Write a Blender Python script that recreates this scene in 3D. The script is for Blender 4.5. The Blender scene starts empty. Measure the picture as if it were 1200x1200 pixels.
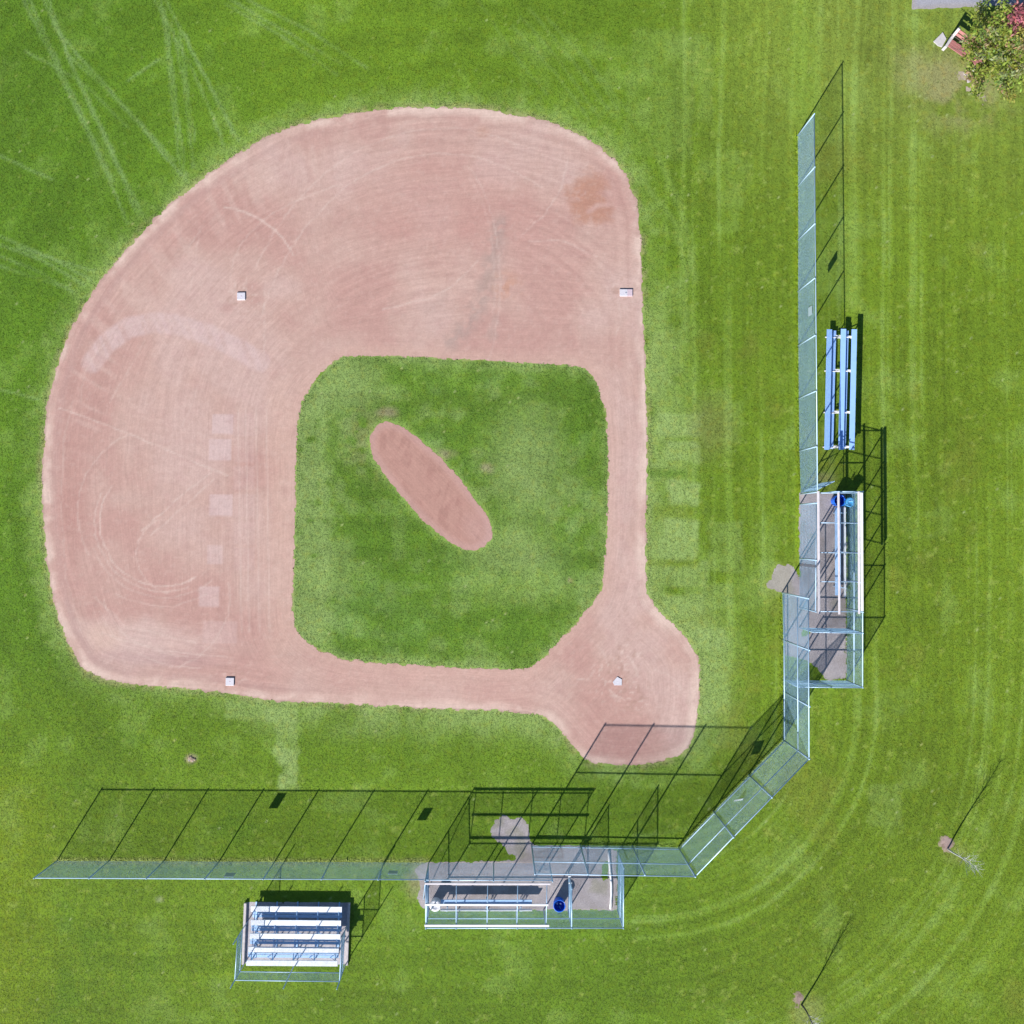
import bpy, math, random
import numpy as np
from mathutils import Vector, Matrix

C = bpy.context.scene.collection
scene = bpy.context.scene
random.seed(7)
RNG = np.random.default_rng(11)

# ------------------------------------------------------------------ camera
CAM_H = 50.7                       # drone height in metres, looking almost straight down
F = 1258.0                         # focal length in survey units (1200 x 1200 survey grid)
NADIR = (580.0, 620.0)
_d = Vector(((NADIR[0] - 600) / F, (600 - NADIR[1]) / F, -1)).normalized()
_z = -_d
_x = (Vector((1, 0, 0)) - _z * _z.x).normalized()
_y = _z.cross(_x)
ROT = Matrix((_x, _y, _z))         # camera -> world
cam_data = bpy.data.cameras.new('camera')
cam = bpy.data.objects.new('camera', cam_data)
C.objects.link(cam)
cam.matrix_world = Matrix.Translation((0, 0, CAM_H)) @ ROT.to_4x4()
cam_data.sensor_width = 36
cam_data.sensor_height = 36
cam_data.sensor_fit = 'HORIZONTAL'
cam_data.lens = 36 * F / 1200.0
cam_data.clip_start = 0.5
cam_data.clip_end = 3000
scene.camera = cam
RM = np.array(ROT)

def at(px, py, z=0.0):
    """survey grid -> world point at height z"""
    v = RM @ np.array([(px - 600) / F, (600 - py) / F, -1.0])
    t = (z - CAM_H) / v[2]
    return Vector((t * v[0], t * v[1], z))

def to_survey(X, Y, Z=0.0):
    P = np.stack([X, Y, np.full_like(X, Z - CAM_H)], -1) @ RM     # R^T p
    return 600 + F * P[..., 0] / -P[..., 2], 600 - F * P[..., 1] / -P[..., 2]

# ------------------------------------------------------------------ sky, sun, exposure
SUN_EL = 32.8
sx, sy = 0.523, 0.852              # ground direction in which shadows fall
world = bpy.data.worlds.new('World')
scene.world = world
world.use_nodes = True
wn = world.node_tree.nodes
sky = wn.new('ShaderNodeTexSky')
sky.sky_type = 'NISHITA'
sky.sun_disc = False
sky.sun_elevation = math.radians(SUN_EL)
sky.sun_rotation = math.atan2(-sx, -sy)
sky.air_density = 1.0
sky.dust_density = 0.0
sky.ozone_density = 4.0
bg = wn['Background']
bg.inputs['Strength'].default_value = 0.065
world.node_tree.links.new(sky.outputs[0], bg.inputs[0])

sun_data = bpy.data.lights.new('sun', 'SUN')
sun_data.energy = 5.0
sun_data.angle = math.radians(0.53)
sun_data.color = (1.0, 0.955, 0.89)
sun = bpy.data.objects.new('sun', sun_data)
C.objects.link(sun)
ce, se = math.cos(math.radians(SUN_EL)), math.sin(math.radians(SUN_EL))
sun.rotation_euler = Vector((sx * ce, sy * ce, -se)).to_track_quat('-Z', 'Y').to_euler()
sun.location = (-30, -50, 40)

vs = scene.view_settings
vs.view_transform = 'Standard'
vs.look = 'None'
vs.gamma = 1
vs.use_curve_mapping = False
vs.exposure = 0.72

# ------------------------------------------------------------------ noise helpers (numpy)
def _hash(ix, iy, seed):
    h = (ix.astype(np.int64) * 374761393 + iy.astype(np.int64) * 668265263 + seed * 974634777) & 0xffffffff
    h = ((h ^ (h >> 13)) * 1274126177) & 0xffffffff
    h = (h ^ (h >> 16)) & 0xffff
    return h / 65535.0

def vnoise(x, y, seed=0):
    ix, iy = np.floor(x), np.floor(y)
    fx, fy = x - ix, y - iy
    fx = fx * fx * (3 - 2 * fx); fy = fy * fy * (3 - 2 * fy)
    a = _hash(ix, iy, seed); b = _hash(ix + 1, iy, seed)
    c = _hash(ix, iy + 1, seed); d = _hash(ix + 1, iy + 1, seed)
    return (a * (1 - fx) + b * fx) * (1 - fy) + (c * (1 - fx) + d * fx) * fy

def fbm(x, y, seed=0, oct=4):
    s = 0; amp = 0.5; tot = 0
    for o in range(oct):
        s = s + amp * vnoise(x * 2 ** o, y * 2 ** o, seed + o * 17)
        tot += amp; amp *= 0.5
    return s / tot

def sstep(a, b, x):
    t = np.clip((x - a) / (b - a), 0, 1)
    return t * t * (3 - 2 * t)

def seg_dist(px, py, pts, closed=False):
    best = np.full(px.shape, 1e9)
    n = len(pts)
    for i in range(n if closed else n - 1):
        ax, ay = pts[i]; bx, by = pts[(i + 1) % n]
        dx, dy = bx - ax, by - ay
        L = dx * dx + dy * dy + 1e-12
        t = np.clip(((px - ax) * dx + (py - ay) * dy) / L, 0, 1)
        d = (px - ax - t * dx) ** 2 + (py - ay - t * dy) ** 2
        best = np.minimum(best, d)
    return np.sqrt(best)

def inside(px, py, pts):
    r = np.zeros(px.shape, bool)
    n = len(pts)
    for i in range(n):
        ax, ay = pts[i]; bx, by = pts[(i + 1) % n]
        if ay == by:
            continue
        c = ((ay > py) != (by > py)) & (px < (bx - ax) * (py - ay) / (by - ay) + ax)
        r ^= c
    return r

def sdf(px, py, pts):
    d = seg_dist(px, py, pts, True)
    return np.where(inside(px, py, pts), -d, d)

def smooth_poly(pts, it=2):
    for _ in range(it):
        out = []
        n = len(pts)
        for i in range(n):
            a, b = pts[i], pts[(i + 1) % n]
            out.append((a[0] * .75 + b[0] * .25, a[1] * .75 + b[1] * .25))
            out.append((a[0] * .25 + b[0] * .75, a[1] * .25 + b[1] * .75))
        pts = out
    return pts

# ------------------------------------------------------------------ outlines surveyed on the ground
INFIELD = [(400,135),(440,128),(490,125),(540,125),(590,130),(640,142),(680,158),(715,180),(735,205),(745,235),(751,265),(752,300),(753,345),(755,400),(757,450),(759,520),(758,580),(757,640),(758,690),(763,705),(775,718),(795,735),(811,755),(819,772),(820,800),(819,830),(813,860),(803,884),(785,890),(750,896),(715,897),(692,894),(680,885),(660,860),(650,848),(630,836),(590,833),(540,832),(480,829),(420,826),(370,823),(310,821),(265,812),(235,809),(200,806),(160,803),(125,797),(100,787),(88,770),(75,745),(65,715),(58,680),(53,640),(50,600),(49,560),(52,510),(57,465),(67,425),(80,390),(100,355),(125,320),(150,290),(180,258),(215,225),(250,200),(290,173),(330,152),(365,142)]
DIAMOND = [(403,417),(440,416.5),(490,418),(540,421.7),(610,425),(660,427.5),(676,429),(690,435),(700,450),(706,468),(710,490),(712.7,520),(713,560),(711.7,600),(710.5,640),(708,667),(702,697),(688,715),(677,727),(650,757),(628,778),(613,785.5),(570,783.5),(520,781.7),(470,778.5),(420,775),(395,770),(377,763),(360,752),(350,743),(343,728),(343.5,690),(345,633),(347,560),(348.5,500),(351,482),(356,467),(367,449),(387,428)]
STRIP = [(450,494.5),(440,500),(434,510),(433,522),(437,535),(443,545),(454,560),(467,577),(480,593),(494,608),(508,621),(520,631),(533,639),(545,644),(556,645),(567,641),(574,635),(577,627),(576,617),(570,603),(560,589),(547,572),(533,554),(520,540),(507,528),(493,516),(477,503),(463,496)]
GRAVEL_B = [(501,1010),(540,1010),(575,1010),(598,1009),(607,1006),(596,999),(587,989),(577,981),(574,971),(579,963),(577,960),(584,959),(590,955),(600,960),(612,958),(620,966),(621,986),(625,991),(660,991),(700,992),(723,996),(723.5,1066.5),(600,1067),(500,1067),(492,1062),(489,1052),(493,1040),(490,1028),(484,1018)]
GRAVEL_R = [(937,577),(991,578),(992,640),(992,796),(968,797.5),(961,788),(950,778),(936,772),(920,766),(918.5,696),(908,692),(899,688),(896,682),(904,678),(904,670),(912,661),(917,663),(920,665),(923,661),(931,666),(937,674),(937,620)]
PAD = [(289,1057),(409,1057.5),(406,1130),(286,1129)]
PATH = [(1068,-90),(1069,11),(1100,9.5),(1146,8),(1200,5),(1290,1),(1290,-90)]

# ------------------------------------------------------------------ material helpers
def new_mat(name):
    m = bpy.data.materials.new(name)
    m.use_nodes = True
    nt = m.node_tree
    b = nt.nodes['Principled BSDF']
    return m, nt, b

def node(nt, typ, **kw):
    n = nt.nodes.new(typ)
    for k, v in kw.items():
        if k.startswith('i_'):
            n.inputs[k[2:].replace('_', ' ')].default_value = v
        else:
            setattr(n, k, v)
    return n

def simple_mat(name, col, rough=0.5, metal=0.0, var=0.12, scale=9.0, spec=0.5, bump=0.0):
    """a base colour broken up by soft procedural wear"""
    m, nt, b = new_mat(name)
    geo = node(nt, 'ShaderNodeNewGeometry')
    nz = node(nt, 'ShaderNodeTexNoise', i_Scale=scale, i_Detail=5.0, i_Roughness=0.65)
    nt.links.new(geo.outputs['Position'], nz.inputs['Vector'])
    mr = node(nt, 'ShaderNodeMapRange')
    mr.inputs['From Min'].default_value = 0.3; mr.inputs['From Max'].default_value = 0.7
    mr.inputs['To Min'].default_value = 1 - var; mr.inputs['To Max'].default_value = 1 + var
    nt.links.new(nz.outputs['Fac'], mr.inputs['Value'])
    hs = node(nt, 'ShaderNodeVectorMath', operation='SCALE')
    hs.inputs[0].default_value = col
    nt.links.new(mr.outputs['Result'], hs.inputs['Scale'])
    nt.links.new(hs.outputs['Vector'], b.inputs['Base Color'])
    b.inputs['Roughness'].default_value = rough
    b.inputs['Metallic'].default_value = metal
    b.inputs['Specular IOR Level'].default_value = spec
    if bump > 0:
        bp = node(nt, 'ShaderNodeBump', i_Strength=bump, i_Distance=0.01)
        nt.links.new(nz.outputs['Fac'], bp.inputs['Height'])
        nt.links.new(bp.outputs['Normal'], b.inputs['Normal'])
    return m

def ground_mat(name, attr_type='GEOMETRY', flow=None, fine=((7.0, .22), (26.0, .30)), rough=0.9, bump=0.35, bump_scale=22.0, bump_dist=0.03, hue=None):
    """albedo comes from the surveyed 'tint' attribute, the grain from position noise"""
    m, nt, b = new_mat(name)
    at_ = node(nt, 'ShaderNodeAttribute', attribute_name='tint', attribute_type=attr_type)
    geo = node(nt, 'ShaderNodeNewGeometry')
    prev = at_.outputs['Color']
    for sc, amp in fine:
        nz = node(nt, 'ShaderNodeTexNoise', i_Scale=sc, i_Detail=3.0, i_Roughness=0.6)
        nt.links.new(geo.outputs['Position'], nz.inputs['Vector'])
        mr = node(nt, 'ShaderNodeMapRange')
        mr.inputs['From Min'].default_value = 0.25; mr.inputs['From Max'].default_value = 0.75
        mr.inputs['To Min'].default_value = 1 - amp; mr.inputs['To Max'].default_value = 1 + amp
        nt.links.new(nz.outputs['Fac'], mr.inputs['Value'])
        vm = node(nt, 'ShaderNodeVectorMath', operation='SCALE')
        nt.links.new(prev, vm.inputs[0])
        nt.links.new(mr.outputs['Result'], vm.inputs['Scale'])
        prev = vm.outputs['Vector']
    for fu, fv, amp in (flow or ()):
        fa = node(nt, 'ShaderNodeAttribute', attribute_name='flow')
        sc_ = node(nt, 'ShaderNodeVectorMath', operation='MULTIPLY')
        sc_.inputs[1].default_value = (fu, fv, 1)
        nt.links.new(fa.outputs['Vector'], sc_.inputs[0])
        nz = node(nt, 'ShaderNodeTexNoise', i_Scale=1.0, i_Detail=2.0)
        nt.links.new(sc_.outputs['Vector'], nz.inputs['Vector'])
        mr = node(nt, 'ShaderNodeMapRange')
        mr.inputs['From Min'].default_value = 0.25; mr.inputs['From Max'].default_value = 0.75
        mr.inputs['To Min'].default_value = 1 - amp; mr.inputs['To Max'].default_value = 1 + amp
        nt.links.new(nz.outputs['Fac'], mr.inputs['Value'])
        vm = node(nt, 'ShaderNodeVectorMath', operation='SCALE')
        nt.links.new(prev, vm.inputs[0])
        nt.links.new(mr.outputs['Result'], vm.inputs['Scale'])
        prev = vm.outputs['Vector']
    if hue is not None:
        nz = node(nt, 'ShaderNodeTexNoise', i_Scale=hue[1], i_Detail=4.0)
        nt.links.new(geo.outputs['Position'], nz.inputs['Vector'])
        mr = node(nt, 'ShaderNodeMapRange')
        mr.inputs['From Min'].default_value = 0.5; mr.inputs['From Max'].default_value = 0.72
        nt.links.new(nz.outputs['Fac'], mr.inputs['Value'])
        mx = node(nt, 'ShaderNodeMix', data_type='RGBA', blend_type='MULTIPLY')
        nt.links.new(mr.outputs['Result'], mx.inputs[0])
        nt.links.new(prev, mx.inputs[6])
        mx.inputs[7].default_value = (*hue[0], 1)
        prev = mx.outputs[2]
    nt.links.new(prev, b.inputs['Base Color'])
    b.inputs['Roughness'].default_value = rough
    b.inputs['Specular IOR Level'].default_value = 0.25
    if bump > 0:
        nz = node(nt, 'ShaderNodeTexNoise', i_Scale=bump_scale, i_Detail=4.0, i_Roughness=0.7)
        nt.links.new(geo.outputs['Position'], nz.inputs['Vector'])
        bp = node(nt, 'ShaderNodeBump', i_Strength=bump, i_Distance=bump_dist)
        nt.links.new(nz.outputs['Fac'], bp.inputs['Height'])
        nt.links.new(bp.outputs['Normal'], b.inputs['Normal'])
    return m

M = {}
M['grass'] = ground_mat('turf', fine=((5.0, .12), (18.0, .13), (60.0, .06)), bump=0.25, bump_scale=26, bump_dist=0.03, hue=((1.13, 1.01, 0.85), 3.1))
M['blade'] = ground_mat('grass_blade', 'INSTANCER', fine=((5.0, .12), (18.0, .15)), bump=0, rough=0.65, hue=((1.13, 1.01, 0.85), 3.1))
M['dirt'] = ground_mat('clay', flow=((9.0, .35, .05), (26.0, .8, .055)), fine=((3.0, .06), (11.0, .08), (40.0, .10)), bump=0.3, bump_scale=30, bump_dist=0.012, hue=((0.96, 0.93, 0.94), 1.4))
M['gravel'] = ground_mat('gravel', fine=((4.0, .09), (16.0, .15), (50.0, .24)), bump=0.7, bump_scale=45, bump_dist=0.015)
M['steel'] = simple_mat('galvanised_pipe', (0.38, 0.54, 0.72), 0.42, 0.2, 0.10, 6)  # blue sky tint put into the pipe and wire base colours
M['wire'] = simple_mat('galvanised_wire', (0.25, 0.43, 0.62), 0.5, 0.1, 0.08, 4)
M['white_beam'] = simple_mat('white_painted_wood', (0.60, 0.565, 0.60), 0.6, 0, 0.10, 5)
M['white_cap'] = simple_mat('white_vinyl', (0.80, 0.79, 0.80), 0.4, 0, 0.04, 5)
M['alu'] = simple_mat('mill_aluminium', (0.76, 0.79, 0.84), 0.38, 0.2, 0.12, 5)
M['alu_sky_blue'] = simple_mat('sky_tinted_aluminium', (0.38, 0.58, 0.86), 0.4, 0.1, 0.08, 5)  # aluminium with the blue sky reflection put into its base colour
M['blue_plank'] = simple_mat('pale_blue_plank', (0.28, 0.48, 0.90), 0.45, 0, 0.06, 4)  # one even pale blue for the planks
M['blue_bin'] = simple_mat('blue_plastic', (0.008, 0.15, 0.80), 0.35, 0, 0.08, 8)
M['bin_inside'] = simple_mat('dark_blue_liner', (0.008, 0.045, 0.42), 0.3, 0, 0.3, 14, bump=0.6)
M['cyan_bin'] = simple_mat('light_blue_plastic', (0.07, 0.30, 0.58), 0.35, 0, 0.10, 8)
M['white_bin'] = simple_mat('white_plastic', (0.74, 0.73, 0.76), 0.4, 0, 0.10, 10)
M['sign_front'] = simple_mat('sign_face', (0.34, 0.44, 0.53), 0.4, 0, 0.06, 6)
M['sign_white'] = simple_mat('white_sign_face', (0.50, 0.54, 0.60), 0.4, 0, 0.06, 6)
M['base'] = simple_mat('white_rubber', (0.53, 0.515, 0.57), 0.6, 0, 0.12, 14)
M['base_pink'] = simple_mat('dusty_pink_rubber', (0.50, 0.40, 0.455), 0.6, 0, 0.12, 14)
M['plug'] = simple_mat('grey_plug', (0.25, 0.27, 0.33), 0.6, 0, 0.1, 14)
M['timber'] = simple_mat('weathered_timber', (0.46, 0.42, 0.43), 0.8, 0, 0.18, 7, bump=0.3)
M['red_wood'] = simple_mat('red_stained_wood', (0.31, 0.125, 0.12), 0.7, 0, 0.16, 8, bump=0.3)
M['concrete'] = simple_mat('pale_concrete', (0.46, 0.44, 0.45), 0.85, 0, 0.12, 10, bump=0.3)
M['stone'] = simple_mat('pale_stone', (0.33, 0.30, 0.30), 0.85, 0, 0.25, 18, bump=0.5)
M['soil'] = simple_mat('dry_soil', (0.33, 0.25, 0.19), 0.95, 0, 0.3, 26, bump=0.8)
M['sapling_pale'] = simple_mat('pale_bark', (0.42, 0.43, 0.44), 0.8, 0, 0.15, 20)
M['sapling_dark'] = simple_mat('dark_bark', (0.07, 0.065, 0.06), 0.85, 0, 0.2, 20)
M['bark'] = simple_mat('brown_bark', (0.13, 0.10, 0.08), 0.9, 0, 0.25, 20, bump=0.5)

def leaf_mat():
    m, nt, b = new_mat('autumn_leaf')
    a = node(nt, 'ShaderNodeAttribute', attribute_name='tint')
    nt.links.new(a.outputs['Color'], b.inputs['Base Color'])
    b.inputs['Roughness'].default_value = 0.55
    b.inputs['Specular IOR Level'].default_value = 0.3
    tr = node(nt, 'ShaderNodeBsdfTranslucent')
    nt.links.new(a.outputs['Color'], tr.inputs['Color'])
    mx = node(nt, 'ShaderNodeMixShader')
    mx.inputs[0].default_value = 0.42
    nt.links.new(b.outputs[0], mx.inputs[1]); nt.links.new(tr.outputs[0], mx.inputs[2])
    nt.links.new(mx.outputs[0], nt.nodes['Material Output'].inputs['Surface'])
    return m
M['leaf'] = leaf_mat()

# ------------------------------------------------------------------ mesh helpers
def np_mesh(name, verts, quads=None, tris=None):
    me = bpy.data.meshes.new(name)
    nq = 0 if quads is None else len(quads)
    ntr = 0 if tris is None else len(tris)
    me.vertices.add(len(verts))
    me.vertices.foreach_set('co', np.asarray(verts, np.float32).ravel())
    idx = []
    if nq: idx.append(np.asarray(quads, np.int32).ravel())
    if ntr: idx.append(np.asarray(tris, np.int32).ravel())
    idx = np.concatenate(idx)
    me.loops.add(len(idx))
    me.loops.foreach_set('vertex_index', idx)
    me.polygons.add(nq + ntr)
    st = np.concatenate([np.arange(nq) * 4, nq * 4 + np.arange(ntr) * 3]).astype(np.int32)
    me.polygons.foreach_set('loop_start', st)
    me.update(calc_edges=True)
    return me

def set_flow(me, u, v):
    a = me.attributes.new('flow', 'FLOAT_VECTOR', 'POINT')
    a.data.foreach_set('vector', np.stack([u, v, np.zeros_like(u)], -1).astype(np.float32).ravel())

def set_tint(me, rgb, domain='POINT'):
    a = me.attributes.new('tint', 'FLOAT_COLOR', domain)
    rgba = np.ones((len(rgb), 4), np.float32)
    rgba[:, :3] = rgb
    a.data.foreach_set('color', rgba.ravel())

def link(name, me, mat, parent=None):
    o = bpy.data.objects.new(name, me)
    C.objects.link(o)
    if mat is not None and me is not None:
        me.materials.append(mat)
    if parent is not None:
        o.parent = parent
    return o

class MB:
    """collects boxes, beams, tubes and lathes, then links them as one mesh; origin is subtracted"""
    def __init__(self, origin=(0, 0, 0)):
        self.v = []; self.f = []; self.o = Vector(origin)
    def add(self, vs, fs):
        n = len(self.v)
        self.v += [tuple(Vector(p) - self.o) for p in vs]
        self.f += [tuple(i + n for i in f) for f in fs]
    def beam(self, p, q, w, h, up=(0, 0, 1), bev=0.0):
        p, q = Vector(p), Vector(q)
        d = (q - p).normalized()
        u = Vector(up)
        s = d.cross(u)
        if s.length < 1e-4:
            s = d.cross(Vector((0, 1, 0)))
        s.normalize(); u = s.cross(d).normalized()
        if bev <= 0:
            prof = [(-w/2, -h/2), (w/2, -h/2), (w/2, h/2), (-w/2, h/2)]
        else:
            b = bev
            prof = [(-w/2+b, -h/2), (w/2-b, -h/2), (w/2, -h/2+b), (w/2, h/2-b), (w/2-b, h/2), (-w/2+b, h/2), (-w/2, h/2-b), (-w/2, -h/2+b)]
        n = len(prof)
        vs = [p + s * a + u * c for a, c in prof] + [q + s * a + u * c for a, c in prof]
        fs = [(i, (i + 1) % n, n + (i + 1) % n, n + i) for i in range(n)]
        fs += [tuple(reversed(range(n))), tuple(range(n, 2 * n))]
        self.add(vs, fs)
    def tube(self, pts, r, n=8, caps=True):
        pts = [Vector(p) for p in pts]
        rs = r if isinstance(r, (list, tuple)) else [r] * len(pts)
        rings = []
        ref = None
        for i, p in enumerate(pts):
            d = (pts[min(i + 1, len(pts) - 1)] - pts[max(i - 1, 0)]).normalized()
            if ref is None:
                ref = Vector((0, 0, 1)) if abs(d.z) < 0.9 else Vector((1, 0, 0))
            s = d.cross(ref).normalized(); u = s.cross(d).normalized()
            ref = u
            rings.append([p + (s * math.cos(2 * math.pi * k / n) + u * math.sin(2 * math.pi * k / n)) * rs[i] for k in range(n)])
        vs = [v for rg in rings for v in rg]
        fs = []
        for i in range(len(pts) - 1):
            for k in range(n):
                a = i * n + k; b = i * n + (k + 1) % n
                fs.append((a, b, b + n, a + n))
        if caps:
            fs.append(tuple(reversed(range(n)))); fs.append(tuple(range(len(vs) - n, len(vs))))
        self.add(vs, fs)
    def lathe(self, c, prof, n=24):
        c = Vector(c)
        vs = []
        for r, z in prof:
            for k in range(n):
                a = 2 * math.pi * k / n
                vs.append(c + Vector((r * math.cos(a), r * math.sin(a), z)))
        fs = []
        for i in range(len(prof) - 1):
            for k in range(n):
                a = i * n + k; b = i * n + (k + 1) % n
                fs.append((a, b, b + n, a + n))
        self.add(vs, fs)
    def disc(self, c, r, n=24):
        c = Vector(c)
        self.add([c + Vector((r * math.cos(2*math.pi*k/n), r * math.sin(2*math.pi*k/n), 0)) for k in range(n)], [tuple(range(n))])
    def prism(self, poly, z0, z1):
        n = len(poly)
        vs = [Vector((p[0], p[1], z0)) for p in poly] + [Vector((p[0], p[1], z1)) for p in poly]
        fs = [(i, (i + 1) % n, n + (i + 1) % n, n + i) for i in range(n)]
        fs += [tuple(reversed(range(n))), tuple(range(n, 2 * n))]
        self.add(vs, fs)
    def build(self, name, mat, parent=None, smooth=False):
        me = bpy.data.meshes.new(name)
        me.from_pydata(self.v, [], self.f)
        me.update()
        if smooth:
            for p in me.polygons:
                p.use_smooth = len(p.vertices) == 4
        return link(name, me, mat, parent)

def thing(name, label, cat, loc=(0, 0, 0), group=None):
    o = bpy.data.objects.new(name, None)
    o.empty_display_size = 0.3
    C.objects.link(o)
    o.location = loc
    o['label'] = label; o['category'] = cat
    if group: o['group'] = group
    return o

def tag(o, label, cat, group=None):
    o['label'] = label; o['category'] = cat
    if group: o['group'] = group
    return o

# ------------------------------------------------------------------ ground sheets
S = 24.8                                          # survey units per metre near the middle

def sheet_from_outline(name, outer, holes, cell, z, mat, paint, rough=0.06, rough_scale=3.0, seed=1, relief=0.0):
    """a ground sheet cut along an uneven outline; paint(px,py,X,Y,din) -> albedo"""
    pts = [at(*p) for p in outer]
    x0, x1 = min(p.x for p in pts) - .5, max(p.x for p in pts) + .5
    y0, y1 = min(p.y for p in pts) - .5, max(p.y for p in pts) + .5
    nx, ny = int((x1 - x0) / cell) + 1, int((y1 - y0) / cell) + 1
    X, Y = np.meshgrid(x0 + np.arange(nx) * cell, y0 + np.arange(ny) * cell, indexing='xy')
    wo = [(p.x, p.y) for p in pts]
    d_o = sdf(X, Y, wo)
    d_h = None
    s = d_o
    for h in holes:
        hh = [(at(*p).x, at(*p).y) for p in h]
        dh = sdf(X, Y, hh)
        d_h = dh if d_h is None else np.minimum(d_h, dh)
        s = np.maximum(s, -dh)
    s = s + rough * 2 * (fbm(X * rough_scale, Y * rough_scale, seed, 4) - 0.5) + rough * 0.8 * (vnoise(X * 9, Y * 9, seed + 5) - .5)
    gy, gx = np.gradient(s, cell)
    gl = np.sqrt(gx * gx + gy * gy) + 1e-6
    mv = np.abs(s) < 0.62 * cell
    Xs = np.where(mv, X - s * gx / gl / np.maximum(gl, .7), X)
    Ys = np.where(mv, Y - s * gy / gl / np.maximum(gl, .7), Y)
    sn = np.where(mv, 0, s)
    ok = sn <= 0
    q = ok[:-1, :-1] & ok[1:, :-1] & ok[:-1, 1:] & ok[1:, 1:]
    idx = np.arange(nx * ny).reshape(ny, nx)
    quads = np.stack([idx[:-1, :-1][q], idx[:-1, 1:][q], idx[1:, 1:][q], idx[1:, :-1][q]], -1)
    used = np.unique(quads)
    remap = np.full(nx * ny, -1); remap[used] = np.arange(len(used))
    quads = remap[quads]
    Xf, Yf = Xs.ravel()[used], Ys.ravel()[used]
    din = -s.ravel()[used]
    do = -d_o.ravel()[used]
    dh = d_h.ravel()[used] if d_h is not None else np.full_like(do, 9.0)
    Z = np.full_like(Xf, z)
    if relief > 0:
        Z = Z + relief * np.clip(din / .5, 0, 1) * (0.4 + fbm(Xf * 1.2, Yf * 1.2, seed + 9, 3))
    me = np_mesh(name, np.stack([Xf, Yf, Z], -1), quads)
    px, py = to_survey(Xf, Yf)
    set_tint(me, paint(px, py, Xf, Yf, do, dh))
    if name == 'infield_clay':
        wob = .5 * (fbm(Xf * .25, Yf * .25, 77, 3) - .5)
        upz = sstep(430, 380, py) * sstep(330, 400, px)
        u = (1 - upz) * np.minimum(dh, do * 1.0 + 1.2) + upz * (Yf * .9 + .018 * (Xf - 1) ** 2) + wob
        set_flow(me, u, Xf + Yf)
    else:
        set_flow(me, (Xf + Yf) * .5, Xf - Yf)
    o = link(name, me, mat)
    o['kind'] = 'structure'
    return o

def box_mask(px, py, cx, cy, w, h, soft=2.0, ang=0.0):
    a = math.radians(ang)
    dx, dy = px - cx, py - cy
    u = dx * math.cos(a) + dy * math.sin(a); v = -dx * math.sin(a) + dy * math.cos(a)
    return sstep(w / 2 + soft, w / 2 - soft, np.abs(u)) * sstep(h / 2 + soft, h / 2 - soft, np.abs(v))

def ell_mask(px, py, cx, cy, rx, ry, soft=0.4, ang=0.0):
    a = math.radians(ang)
    dx, dy = px - cx, py - cy
    u = dx * math.cos(a) + dy * math.sin(a); v = -dx * math.sin(a) + dy * math.cos(a)
    return sstep(1 + soft, 1 - soft, np.sqrt((u / rx) ** 2 + (v / ry) ** 2))

def line_mask(px, py, pts, w, soft=1.0):
    return sstep(w / 2 + soft, max(w / 2 - soft, 0), seg_dist(px, py, pts))

def arc_pts(cx, cy, r, a0, a1, n=24, ry=None):
    ry = ry or r
    return [(cx + r * math.cos(math.radians(a0 + (a1 - a0) * i / n)), cy + ry * math.sin(math.radians(a0 + (a1 - a0) * i / n))) for i in range(n + 1)]

def mixc(col, tgt, m):
    return col + (np.asarray(tgt)[None, :] - col) * m[:, None]

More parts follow.
